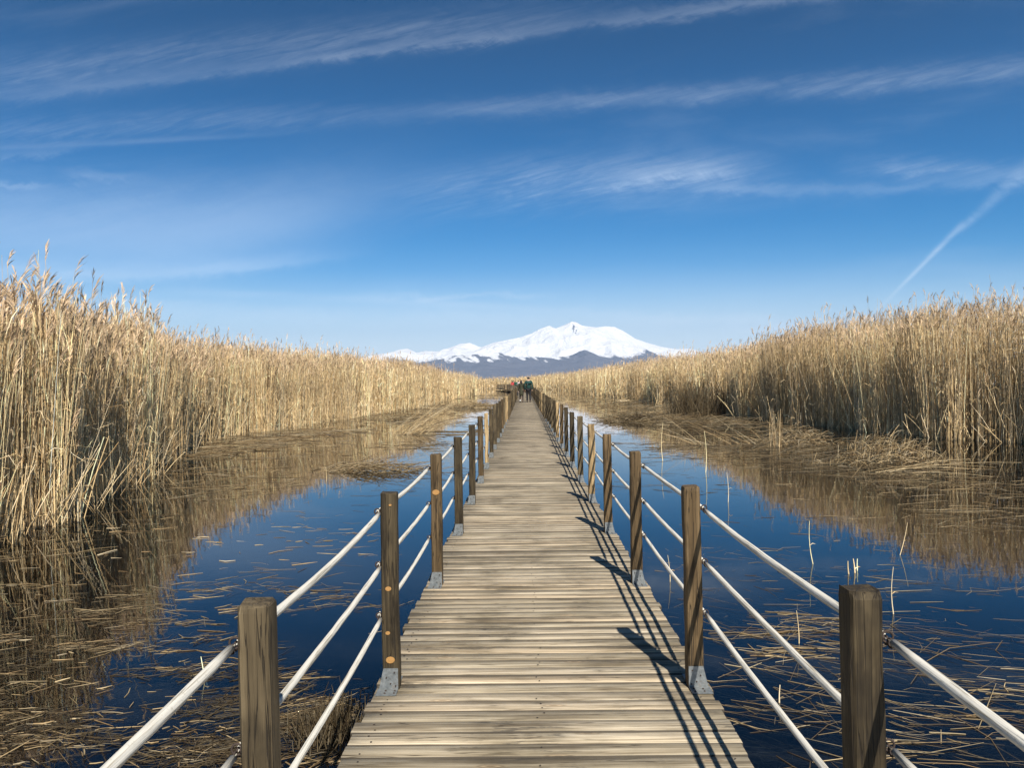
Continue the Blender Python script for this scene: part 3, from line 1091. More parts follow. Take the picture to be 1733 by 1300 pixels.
for side, px0, lab in ((-1, PXL, 'wooden post railing with three white ropes along the left edge of the boardwalk'),
                       (1, PXR, 'wooden post railing with white ropes casting its shadow onto the right side of the boardwalk')):
    rail = empty('railing', (px0, 0, 0))
    tag(rail, lab, 'railing', 'post and rope railings of the boardwalk')
    rr = random.Random(5 + side)
    prev = None
    for k in range(NP):
        yk = Y1 + (k - 2) * SP
        bx_ = bendx(yk) - (0.018 if (side == -1 and k == 3) else 0)
        jx, jy = rr.uniform(-0.006, 0.006), rr.uniform(-0.02, 0.02)
        if k < 7:
            jy *= 0.3
            jx *= 0.5
        hs_ = rr.uniform(0.985, 1.02) if k > 6 else 1.0
        sp_ = special.get((side, k))
        if sp_:
            me_, pl = sp_
        else:
            me_, pl = gen[rr.choice([0, 1, 2, 3, 4])], None
            if k > 12 and rr.random() < 0.08:
                me_, pl = pale, 'pale raw yellow timber post'
        o = link('post', me_, rail, (bx_ + jx, yk + jy, 0.0))
        o.scale = (1, 1, hs_)
        o.rotation_euler = (rr.uniform(-0.006, 0.006) * (2 if k > 6 else 1), rr.uniform(-0.005, 0.005) * (2 if k > 6 else 1), rr.uniform(-0.02, 0.02))
        if pl:
            o['label'] = pl
        if k < 17:
            link('bracket', brk[side, -1], o, (0, 0, 0))
            link('bracket', brk[side, 1], o, (0, 0, 0))
        if k < 20:
            for z in ROPEZ:
                link('eye_hook', hk[side], o, (side * 0.0400, 0, z))
        if k < NP - 1 and k < 32:
            nb = bendx(yk + SP)
            for ri, z in enumerate(ROPEZ):
                rp = link('rope', ropes[rr.randrange(4)] if k < 20 else far_rope, rail, (bx_ + side * 0.060, yk, z))
                rp.rotation_euler = (rr.uniform(-0.002, 0.002), 0, -(nb - bx_) / SP)
# beyond about thirty spans the ropes of a side are one part
    bm = bmesh.new()
    for k in range(32, NP - 1):
        yk = Y1 + (k - 2) * SP
        for z in ROPEZ:
            b0, b1 = bendx(yk), bendx(yk + SP)
            vs = box(bm, side * 0.066 - 0.012, side * 0.066 + 0.012, yk, yk + SP - 0.004, z - 0.012, z + 0.012)
            for v in vs:
                v.co.x += b0 if v.co.y < yk + 1 else b1
    fr_ = link('rope', mesh_from(bm, 'far_rope', M_ROPE), rail)
    fr_['kind'] = 'stuff'


# ------------------------------------------------------------------ reed beds
def dens_bed(edge, sgn, tall, seed_mul, tint):
    """edge: list of world (x, y) sorted by y; the bed lies on the side sgn (-1 left, +1 right)"""
    ex = np.array([e[0] for e in edge])
    ey = np.array([e[1] for e in edge])
    qb = QB()

    def sample(y0, y1, dens, depth, first):
        n = int((y1 - y0) * depth * dens)
        yy = rng.uniform(y0, y1, n)
        s = rng.random(n) ** first * depth
        # ragged front: bays and tongues
        rag = (vnoise2(yy * 0.55, yy * 0 + 3.3, 17 + sgn) - 0.5) * 1.3 + (vnoise2(yy * 2.3, yy * 0 + 8.1, 19 + sgn) - 0.5) * 0.5
        rag = rag * np.clip(yy / 25.0, 0.5, 2.2)
        xx = np.interp(yy, ey, ex) + sgn * (s + rag * 0.7)
        return xx, yy, s

    def heights(xx, yy, s):
        h = tall(yy)
        patch = (vnoise2(xx * 0.35 + 50, yy * 0.35, 23) - 0.5) * 0.75 + (vnoise2(xx * 1.3 + 50, yy * 1.3, 29) - 0.5) * 0.4
        h = h * (0.775 + 0.05 * np.minimum(s, 3)) + patch + rng.normal(0, 0.24, len(xx))
        low = rng.random(len(xx)) < 0.22
        h[low] *= rng.uniform(0.35, 0.85, low.sum())
        tallm = rng.random(len(xx)) < 0.07
        h[tallm] += rng.uniform(0.2, 0.75, tallm.sum())
        return np.maximum(h, 0.4)

    LWS = 0.62
    bands = [(3, 22, 150, 5.5, 1.7, 0.0058, 4, 0.55, 12, 0.014, 4, 0.05),
             (22, 42, 90, 6.0, 1.7, 0.0074, 3, 0.55, 9, 0.020, 4, 0.05),
             (42, 80, 42, 7.0, 1.6, 0.0105, 3, 0.55, 7, 0.030, 3, 0.05),
             (80, 150, 7.5, 9.0, 1.6, 0.0210, 2, 0.6, 5, 0.050, 3, 0.045),
             (150, 225, 4.0, 12.0, 1.5, 0.0330, 1, 0.6, 4, 0.080, 3, 0.04)]
    for (y0, y1, dn, depth, first, rad, lv, pf, pn, lw, K, lean) in bands:
        xx, yy, s = sample(y0, y1, dn, depth, first)
        h = heights(xx, yy, s)
        base = np.stack([xx, yy, np.full(len(xx), ZW - 0.12)], 1)
        r_ = rad * rng.uniform(0.7, 1.25, len(xx))
        reed_stand(qb, base, h + 0.12, r_, lean, lv, pf, pn, lw * LWS, K, tint)
        # leaning and broken stems at the front foot of the bed
        nb = int(len(xx) * 0.11)
        yy2 = rng.uniform(y0, y1, nb)
        s2 = rng.random(nb) * 1.6
        rag = (vnoise2(yy2 * 0.55, yy2 * 0 + 3.3, 17 + sgn) - 0.5) * 1.3 + (vnoise2(yy2 * 2.3, yy2 * 0 + 8.1, 19 + sgn) - 0.5) * 0.5
        rag = rag * np.clip(yy2 / 25.0, 0.5, 2.2)
        xx2 = np.interp(yy2, ey, ex) + sgn * (s2 + rag * 0.7) - sgn * 0.25
        L = rng.uniform(0.35, 1.5, nb)
        a = rng.uniform(0, 2 * np.pi, nb)
        tilt = rng.uniform(0.03, 0.85, nb) ** 2.0
        d = np.stack([np.cos(a) * np.sin(tilt), np.sin(a) * np.sin(tilt), np.cos(tilt)], 1)
        b0 = np.stack([xx2, yy2, np.full(nb, ZW - 0.05)], 1)
        pts = np.stack([b0, b0 + d * (L * 0.55)[:, None], b0 + d * L[:, None] + np.array([[0, 0, -0.08]]) * L[:, None]], 1)
        tubes(qb, pts, np.tile((rad * 1.15 * rng.uniform(0.8, 1.4, nb))[:, None], (1, 3)) * np.array([[1, 0.9, 0.7]]), pal(nb, 1.05 * tint))
        # dead leaf litter hanging low between the stems
        nl = int(len(xx) * 0.75)
        yy3 = rng.uniform(y0, y1, nl)
        s3 = rng.random(nl) ** 1.2 * 2.4
        rag = (vnoise2(yy3 * 0.55, yy3 * 0 + 3.3, 17 + sgn) - 0.5) * 1.3 + (vnoise2(yy3 * 2.3, yy3 * 0 + 8.1, 19 + sgn) - 0.5) * 0.5
        rag = rag * np.clip(yy3 / 25.0, 0.5, 2.2)
        xx3 = np.interp(yy3, ey, ex) + sgn * (s3 + rag * 0.7)
        zz3 = ZW + rng.random(nl) ** 1.8 * 1.5
        a = rng.uniform(0, 2 * np.pi, nl)
        out = rng.uniform(0.02, 0.4, nl)
        d0 = unit(np.stack([np.cos(a) * out, np.sin(a) * out, rng.choice([-1.0, 1.0], nl)], 1))
        d1 = unit(np.stack([np.cos(a) * out, np.sin(a) * out, rng.uniform(-1.5, 0.3, nl)], 1))
        blades(qb, np.stack([xx3, yy3, zz3], 1), d0, d1, rng.uniform(0.15, 0.55, nl), rng.uniform(0.7, 1.3, nl) * lw * LWS, pal(nl, 1.05 * tint))
    return qb


def edge_from(pix, pre, post):
    w = [P(*a) for a in pix]
    return pre + [(p.x, p.y) for p in w] + post


EL = edge_from([(0, 912), (130, 880), (230, 812), (315, 762), (400, 737), (500, 721), (620, 702), (700, 690), (800, 667)],
               [(-7.0, -2.0), (-6.5, 5.0)], [(-10.5, 160), (-16, 190), (-24, 225)])
ER = edge_from([(1733, 752), (1600, 742), (1500, 734), (1300, 714), (1200, 696), (1050, 673), (960, 661)],
               [(17.5, -2.0), (17.0, 8.0), (16.0, 18.0)], [(3.0, 200), (-2.0, 225)])
EL.sort(key=lambda e: e[1])
ER.sort(key=lambda e: e[1])
tallL = lambda y: np.interp(y, [0, 9, 16, 25, 36, 60, 100, 225], [3.2, 3.3, 3.3, 3.3, 3.55, 3.75, 3.3, 3.1])
tallR = lambda y: np.interp(y, [0, 24, 30, 38, 54, 100, 150, 225], [4.45, 4.4, 4.1, 3.7, 3.6, 3.9, 3.6, 3.2])
o = link('reed_bed', dens_bed(EL, -1, tallL, 1, 1.22).mesh('reed_bed', M_REED))
tag(o, 'tall dry reed bed lining the water left of the boardwalk', 'reeds', kind='stuff')
o = link('reed_bed', dens_bed(ER, 1, tallR, 2, 1.2).mesh('reed_bed', M_REED))
tag(o, 'tall dry reed bed lining the water right of the boardwalk', 'reeds', kind='stuff')
# the bed that closes the channel far ahead
qb = QB()
n = 5200
xx = rng.uniform(-60, 30, n)
yy = 206 + rng.random(n) ** 1.5 * 30
reed_stand(qb, np.stack([xx, yy, np.full(n, ZW)], 1), rng.normal(2.7, 0.35, n), np.full(n, 0.035), 0.04, 2, 0.6, 4, 0.09, 3)
o = link('reed_bed', qb.mesh('reed_bed', M_REED))
tag(o, 'distant reed bed closing the channel behind the walkers', 'reeds', kind='stuff')


# ------------------------------------------------------------------ debris on the water
def inpoly(px, py, poly):
    c = np.zeros(len(px), bool)
    j = len(poly) - 1
    for i in range(len(poly)):
        xi, yi = poly[i]
        xj, yj = poly[j]
        hit = ((yi > py) != (yj > py)) & (px < (xj - xi) * (py - yi) / (yj - yi + 1e-9) + xi)
        c ^= hit
        j = i
    return c


RM = np.array(ROT.to_3x3())


def Pn(px, py, z=ZW):
    d = np.stack([px - 866.5, -(py - 650), np.full(len(px), -F)], 1) @ RM.T
    t = (z - EYE) / d[:, 2]
    return np.stack([d[:, 0] * t, d[:, 1] * t, np.full(len(px), z)], 1)


def scatter(poly, n):
    poly = [(float(a), float(b)) for a, b in poly]
    xs = [p[0] for p in poly]
    ys = [p[1] for p in poly]
    out = np.zeros((0, 2))
    while len(out) < n:
        c = np.stack([rng.uniform(min(xs), max(xs), n * 2), rng.uniform(min(ys), max(ys), n * 2)], 1)
        out = np.concatenate([out, c[inpoly(c[:, 0], c[:, 1], poly)]])
    return Pn(out[:n, 0], out[:n, 1])


def clusters(pts, n, spread):
    """re-scatter n points around pts"""
    c = pts[rng.integers(0, len(pts), n)]
    d = np.clip(c[:, 1:2] / 6.0, 0.7, 4)
    c = c.copy()
    c[:, :2] += rng.normal(0, 1, (n, 2)) * spread * d * np.array([[1.6, 0.8]])
    return c


def flat(qb, pts, length, rad, col, ang_mean=0.3, ang_sd=0.5, z=(0.0, 0.012), tilt=0.02, sub=False, K=3):
    n = len(pts)
    keep = ~((pts[:, 0] > DX0 + 0.02) & (pts[:, 0] < DX1 - 0.02))
    pts, length, rad, col = pts[keep], length[keep], rad[keep], col[keep]
    n = len(pts)
    a = rng.normal(ang_mean, ang_sd, n)
    wildp = rng.random(n) < 0.30
    a[wildp] = rng.uniform(-1.5, 1.5, wildp.sum())
    tl = rng.normal(0, tilt, n)
    d = np.stack([np.cos(a), np.sin(a), tl], 1)
    p0 = pts - d * (length / 2)[:, None]
    p0[:, 2] = ZW + rng.uniform(z[0], z[1], n)
    s = np.linspace(0, 1, K)
    perp = np.stack([-np.sin(a), np.cos(a), np.zeros(n)], 1)
    bw_ = rng.normal(0, 0.12, n) * length * (rng.random(n) < 0.6)
    P_ = p0[:, None] + d[:, None] * (length[:, None] * s[None])[..., None] + perp[:, None] * (bw_[:, None] * (s[None] * (1 - s[None])) * 4)[..., None]
    # keep pieces clear of the deck
    bad = (np.abs(P_[:, :, 0] - 0.08).min(axis=1) < 0.86) & (np.abs(P_[:, 0, 0] - 0.08) < 3)
    P_ = P_[~bad]
    tubes(qb, P_, (rad[~bad])[:, None] * np.array([[0.8] + [1.0] * (K - 2) + [0.55]]), col[~bad])


BR = np.array([0.20, 0.26, 0.20, 0.16, 0.08, 0.07, 0.03])


def debris(name, label, specs):
    qb = QB()
    for (poly, nc, n, spread, L, rad, am, asd, mul, z, tilt) in specs:
        n = int(n * 1.35)
        c = scatter(poly, nc)
        c = c[rng.random(len(c)) ** 2 < 0.7] if len(c) > 30 else c
        p = clusters(c, n, spread * 0.8)
        dist = np.maximum(p[:, 1], 2.5)
        ln = L[0] + (L[1] - L[0]) * rng.random(n) ** 1.9
        rr_ = rad * (0.42 + 1.0 * rng.random(n) ** 2.5) * np.clip(dist / 9.0, 1, 3)
        flat(qb, p, ln * np.clip(dist / 9.0, 1, 2), rr_, pal(n, mul * 0.56, BR), am, asd, z, tilt)
    o = link(name, qb.mesh(name, M_REED))
    tag(o, label, 'reeds', kind='stuff')
    return qb


SURF = (-0.002, 0.006)
SUBM = (-0.16, -0.012)
# left water
debris('floating_reeds', 'broken brown reed stalks floating in mats on the water left of the boardwalk', [
    ([(0, 1060), (250, 1040), (420, 1090), (600, 1190), (560, 1300), (-200, 1300), (-200, 1080)], 50, 620, 0.11, (0.04, 0.26), 0.0034, 0.2, 0.55, 0.75, SURF, 0.02),
    ([(0, 1060), (250, 1040), (420, 1090), (600, 1190), (560, 1300), (-200, 1300), (-200, 1080)], 80, 3300, 0.18, (0.04, 0.28), 0.0026, 0.3, 0.8, 0.50, SUBM, 0.08),
    ([(0, 1060), (250, 1040), (420, 1090), (600, 1190), (560, 1300), (-200, 1300), (-200, 1080)], 70, 2600, 0.14, (0.04, 0.24), 0.0024, 0.3, 0.7, 0.26, SURF, 0.04),
    ([(0, 1090), (250, 1060), (420, 1120), (430, 1300), (0, 1300)], 40, 70, 0.18, (0.05, 0.22), 0.0046, 0.2, 0.6, 1.2, SURF, 0.01),
    ([(0, 930), (300, 860), (420, 900), (620, 880), (640, 1000), (300, 1060), (0, 1060)], 20, 90, 0.12, (0.08, 0.34), 0.0034, 0.1, 0.4, 0.95, SURF, 0.015),
    ([(150, 1000), (420, 990), (600, 1000), (600, 1050), (300, 1060), (100, 1060)], 16, 240, 0.12, (0.05, 0.3), 0.0028, 0.15, 0.5, 0.6, SURF, 0.02),
    ([(180, 860), (420, 860), (450, 960), (150, 1000)], 12, 22, 0.2, (0.12, 0.35), 0.006, 0.1, 0.3, 1.3, SURF, 0.01),
    ([(0, 930), (180, 880), (260, 820), (420, 760), (420, 800), (260, 900), (0, 1000)], 50, 130, 0.3, (0.10, 0.5), 0.0030, 0.2, 0.5, 0.7, SURF, 0.05),
    ([(260, 800), (400, 742), (640, 712), (660, 730), (560, 800), (350, 860)], 60, 260, 0.22, (0.12, 0.5), 0.0034, 0.1, 0.5, 0.6, SURF, 0.05),
    ([(300, 768), (420, 742), (560, 722), (560, 730), (420, 756), (320, 785)], 30, 420, 0.2, (0.2, 0.7), 0.0038, 0.1, 0.5, 0.8, (0, 0.04), 0.06),
    ([(600, 705), (800, 668), (862, 662), (862, 672), (800, 690), (700, 722)], 130, 520, 0.3, (0.3, 0.9), 0.0045, 0.2, 0.6, 0.65, (0, 0.05), 0.10),
    ([(440, 800), (560, 790), (640, 950), (600, 1090), (400, 1000)], 26, 70, 0.2, (0.08, 0.4), 0.0022, 0.3, 0.6, 0.8, SURF, 0.02),
    ([(620, 790), (800, 700), (860, 690), (820, 760), (760, 820), (700, 860)], 40, 130, 0.14, (0.08, 0.4), 0.0022, 0.1, 0.4, 0.3, SURF, 0.04),
    ([(660, 770), (840, 690), (850, 698), (700, 790)], 10, 90, 0.12, (0.1, 0.4), 0.0028, 0.05, 0.25, 0.5, SURF, 0.02),
    ([(740, 730), (850, 726), (850, 733), (740, 738)], 10, 130, 0.06, (0.2, 0.6), 0.0026, 0.0, 0.12, 0.5, SURF, 0.02),
])
# right water
debris('floating_reeds', 'thin reed stalks floating and crossing on the water right of the boardwalk', [
    ([(1210, 1010), (1420, 1020), (1733, 1080), (1900, 1300), (1300, 1300), (1200, 1150)], 110, 300, 0.24, (0.10, 0.75), 0.0024, -0.45, 0.5, 0.75, SURF, 0.02),
    ([(1210, 1010), (1420, 1020), (1733, 1080), (1900, 1300), (1300, 1300), (1200, 1150)], 110, 900, 0.28, (0.10, 0.7), 0.0021, -0.4, 0.75, 0.55, SUBM, 0.08),
    ([(1230, 1060), (1733, 1100), (1850, 1300), (1330, 1300)], 26, 34, 0.16, (0.15, 0.45), 0.0048, -0.25, 0.3, 1.1, SURF, 0.01),
    ([(1230, 1040), (1500, 1050), (1500, 1120), (1250, 1110)], 14, 70, 0.10, (0.15, 0.5), 0.0030, -0.15, 0.3, 0.9, SURF, 0.02),
    ([(1130, 850), (1300, 900), (1400, 1020), (1220, 1050), (1140, 950)], 30, 90, 0.2, (0.06, 0.4), 0.0020, -0.1, 0.7, 0.7, SURF, 0.03),
    ([(1300, 820), (1733, 860), (1733, 1080), (1450, 1010), (1250, 900)], 60, 130, 0.2, (0.08, 0.5), 0.0024, -0.1, 0.35, 0.7, SURF, 0.02),
    ([(1500, 800), (1733, 820), (1733, 900), (1560, 880)], 40, 80, 0.25, (0.2, 0.9), 0.0026, -0.2, 0.5, 0.9, (0, 0.03), 0.05),
    ([(1180, 765), (1330, 750), (1560, 800), (1560, 815), (1350, 800), (1200, 785)], 50, 200, 0.2, (0.12, 0.6), 0.0022, -0.05, 0.35, 0.5, (0, 0.03), 0.04),
    ([(1080, 700), (1200, 700), (1560, 790), (1640, 830), (1480, 800), (1300, 770), (1150, 735)], 90, 420, 0.3, (0.2, 0.9), 0.0026, -0.25, 0.5, 0.55, (0, 0.06), 0.10),
    ([(930, 666), (1060, 672), (1210, 698), (1300, 722), (1180, 720), (1080, 700), (940, 680)], 160, 800, 0.4, (0.3, 1.0), 0.0040, -0.2, 0.5, 0.60, (0, 0.10), 0.14),
    ([(1030, 750), (1250, 760), (1400, 790), (1350, 830), (1100, 850)], 40, 130, 0.2, (0.08, 0.4), 0.0019, 0.0, 0.4, 0.3, SURF, 0.05),
    ([(1060, 752), (1300, 756), (1300, 764), (1060, 762)], 14, 120, 0.1, (0.1, 0.5), 0.0024, 0.0, 0.25, 0.4, SURF, 0.05),
    ([(1000, 690), (1090, 700), (1060, 740), (1000, 730)], 20, 50, 0.2, (0.1, 0.4), 0.0018, 0.0, 0.4, 0.3, SURF, 0.04),
])


# ------------------------------------------------------------------ single clumps and stalks
def fan(name, label, group, center, n, spread, L, tilt0, tilt1, az, az_sd, rad, mul, cat='reeds', droop=0.15, hump=0.0, leaves=False):
    qb = QB()
    c = np.array([[center.x, center.y, ZW]])
    off = rng.normal(0, 1, (n, 2)) * np.array([spread])
    b0 = c + np.concatenate([off, np.full((n, 1), -0.02)], 1)
    if hump:
        b0[:, 2] += np.maximum(0, hump * (1 - (off[:, 0] / (spread[0] * 2)) ** 2 - (off[:, 1] / (spread[1] * 2)) ** 2)) * rng.random(n)
    a = rng.normal(az, az_sd, n)
    ti = rng.uniform(tilt0, tilt1, n)
    d = np.stack([np.cos(a) * np.sin(ti), np.sin(a) * np.sin(ti), np.cos(ti)], 1)
    l = rng.uniform(L[0], L[1], n)
    s = np.linspace(0, 1, 5)
    pts = b0[:, None] + d[:, None] * (l[:, None] * s[None])[..., None]
    pts[:, :, 2] -= (l * droop * rng.uniform(0.3, 1.6, n))[:, None] * s[None] ** 2
    pts[:, :, 2] = np.maximum(pts[:, :, 2], ZW - 0.02 + 0.01 * s[None])
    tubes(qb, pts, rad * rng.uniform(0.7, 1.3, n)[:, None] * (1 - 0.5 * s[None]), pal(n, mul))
    me = qb.mesh(name, M_REED)
    me.transform(Matrix.Translation((-center.x, -center.y, -ZW)))
    o = link(name, me, None, (center.x, center.y, ZW))
    tag(o, label, cat, group)
    return o


fan('reed_tussock', 'domed tussock of cut pale reeds with a drooping skirt standing in the right water', None, P(1497, 784), 620, (0.62, 0.28), (0.22, 0.50), 0.1, 1.25, -1.2, 0.6, 0.007, 0.82, 'reed clump', 0.45, 0.62)
fan('reed_tussock', 'small pale upright reed clump beside the flattened mound right of the boardwalk', None, P(1312, 757), 26, (0.09, 0.08), (0.4, 1.1), 0.0, 0.2, 1.6, 3.0, 0.007, 0.9, 'reed clump', 0.05)
fan('reed_mound', 'low rounded mound of matted reeds left of the cut tussock', None, P(1345, 752), 300, (0.60, 0.30), (0.2, 0.5), 0.7, 1.5, -1.2, 1.2, 0.007, 0.62, 'reed clump', 0.5, 0.55)
fan('reed_heap', 'golden flattened heap of reeds at the foot of the right reed bed', None, P(1120, 677), 500, (1.7, 1.0), (0.5, 2.0), 1.1, 1.5, 0.2, 0.5, 0.022, 1.15, 'reed clump', 0.25, 0.9)
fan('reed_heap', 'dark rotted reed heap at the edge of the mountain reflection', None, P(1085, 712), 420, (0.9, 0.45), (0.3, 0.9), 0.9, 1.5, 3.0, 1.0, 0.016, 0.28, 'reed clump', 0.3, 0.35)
fan('reed_heap', 'low dark grey brown heap of dead stalks floating in the left water', None, P(625, 797), 330, (0.55, 0.20), (0.25, 0.8), 1.1, 1.52, 0.1, 0.9, 0.0065, 0.5, 'reed clump', 0.2, 0.22)
fan('reed_heap', 'brown heap of reeds across the left channel before the white reflection', None, P(790, 690), 420, (1.1, 0.5), (0.4, 1.2), 1.0, 1.5, 0.4, 0.6, 0.014, 0.6, 'reed clump', 0.2, 0.3)
fan('reed_fan', 'fan of long stalks leaning up to the right out of the left water', None, P(690, 735), 80, (0.32, 0.16), (1.0, 2.2), 0.75, 1.3, 0.35, 0.22, 0.007, 0.75, 'reed clump', 0.08)
fan('reed_fan', 'lodged stalks lying outward in the shallows before the right reed bed', None, P(1130, 700), 60, (1.6, 0.7), (2.0, 4.0), 1.25, 1.46, -0.55, 0.15, 0.008, 0.75, 'reed clump', 0.06)
fan('reed_fan', 'sparse fan of bent stalks leaning left beside the pale upright clump', None, P(1265, 752), 26, (0.9, 0.3), (0.8, 1.7), 0.8, 1.3, 2.4, 0.3, 0.006, 0.8, 'reed clump', 0.1)
fan('reed_fan', 'long thin stalks arching from the cut tussock over the right water', None, P(1500, 800), 8, (0.35, 0.15), (1.2, 2.8), 1.2, 1.5, -0.25, 0.35, 0.005, 0.95, 'reed clump', 0.12)
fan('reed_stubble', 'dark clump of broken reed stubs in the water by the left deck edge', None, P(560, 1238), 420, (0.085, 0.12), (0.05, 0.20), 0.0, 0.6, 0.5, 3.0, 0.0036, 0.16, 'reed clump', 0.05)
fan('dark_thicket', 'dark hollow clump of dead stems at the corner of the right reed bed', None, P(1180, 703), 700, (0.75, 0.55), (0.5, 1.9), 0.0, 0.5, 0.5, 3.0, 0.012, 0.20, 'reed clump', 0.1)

stalks = [
    ((1378, 955), (1370, 882), 0.005, 'tall pale stalk standing in open right water behind the near right rail'),
    ((1520, 940), (1536, 885), 0.004, 'curved stalk leaning right, farther out than the near right post'),
    ((1514, 1040), (1512, 960), 0.005, 'upright pale stalk standing just right of the near right post'),
    ((1232, 850), (1230, 800), 0.006, 'thin upright stalk above the top right rope near the second post'),
    ((1438, 972), (1435, 950), 0.009, 'left short cut stub of three standing beyond the near right post'),
    ((1447, 970), (1444, 946), 0.009, 'middle short cut stub of three standing beyond the near right post'),
    ((1452, 966), (1451, 946), 0.008, 'right short cut stub of three standing beyond the near right post'),
    ((1352, 1090), (1348, 1034), 0.004, 'thin stalk standing between the two near right ropes'),
    ((1122, 780), (1122, 716), 0.008, 'upright stalk standing before the second water gap on the right'),
    ((1194, 800), (1192, 730), 0.008, 'slim upright stalk rising from the blue water mid right'),
    ((1320, 1190), (1320, 1160), 0.006, 'short orange stub between the lower right ropes'),
    ((1134, 985), (1130, 940), 0.004, 'lone pale stalk close to the right deck edge'),
    ((352, 1150), (340, 1112), 0.005, 'short stalk leaning left beside the near left rope'),
    ((552, 815), (551, 790), 0.006, 'tiny upright stalk in the left water beyond the second post'),
]
for i, (b0, t0, r_, lab) in enumerate(stalks):
    p0 = P(*b0)
    tp = at_depth(t0[0], t0[1], p0.y)
    h = tp.z - ZW
    qb = QB()
    s = np.linspace(0, 1, 7)
    dx = tp.x - p0.x
    bow = 0.04 * h * (1 if i % 2 else -1)
    pts = np.stack([dx * s + bow * np.sin(s * np.pi), 0.03 * h * np.sin(s * 3), (h + 0.06) * s - 0.06], 1)[None]
    tubes(qb, pts, (r_ * (1 - 0.55 * s))[None], pal(1, 1.25, np.array([0.5, 0, 0, 0, 0.2, 0.3, 0])), 5)
    # one small dead leaf sheath
    blades(qb, pts[0, 3:4], np.array([[0.3, 0, 1.0]]), np.array([[0.9, 0.2, -0.3]]), np.array([0.10 * h + 0.03]), np.array([r_ * 1.6]), pal(1, 1.2))
    o = link('reed_stalk', qb.mesh('reed_stalk', M_REED, smooth=True), None, p0)
    tag(o, lab, 'reed stalk', 'single reed stalks standing in the water')


# ------------------------------------------------------------------ people
def skin(name, verts, edges, radii, mat, parent, sub=1, flat_=1.0):
    me = bpy.data.meshes.new(name)
    me.from_pydata([Vector(v) for v in verts], edges, [])
    o = link(name, me, parent)
    md = o.modifiers.new('skin', 'SKIN')
    md.use_smooth_shade = True
    sl = me.skin_vertices[0].data if me.skin_vertices else None
    if sl is None:
        bm = bmesh.new()
        bm.from_mesh(me)
        bm.verts.layers.skin.verify()
        bm.to_mesh(me)
        bm.free()
        sl = me.skin_vertices[0].data
    for i, r_ in enumerate(radii):
        sl[i].radius = (r_, r_) if not isinstance(r_, tuple) else r_
        sl[i].use_root = (i == 0)
    sb = o.modifiers.new('sub', 'SUBSURF')
    sb.levels = sb.render_levels = sub
    me.materials.append(mat)
    return o


def chain(n, start=0):
    return [(start + i, start + i + 1) for i in range(n - 1)]


M_SKIN = plain('skin', (0.50, 0.31, 0.22), 0.55)
M_HAIRD = plain('dark_hair', (0.012, 0.009, 0.008), 0.5, 0, 0.3, 60)
M_BLACK = plain('black_cloth', (0.014, 0.014, 0.017), 0.8, 0, 0.3, 30)


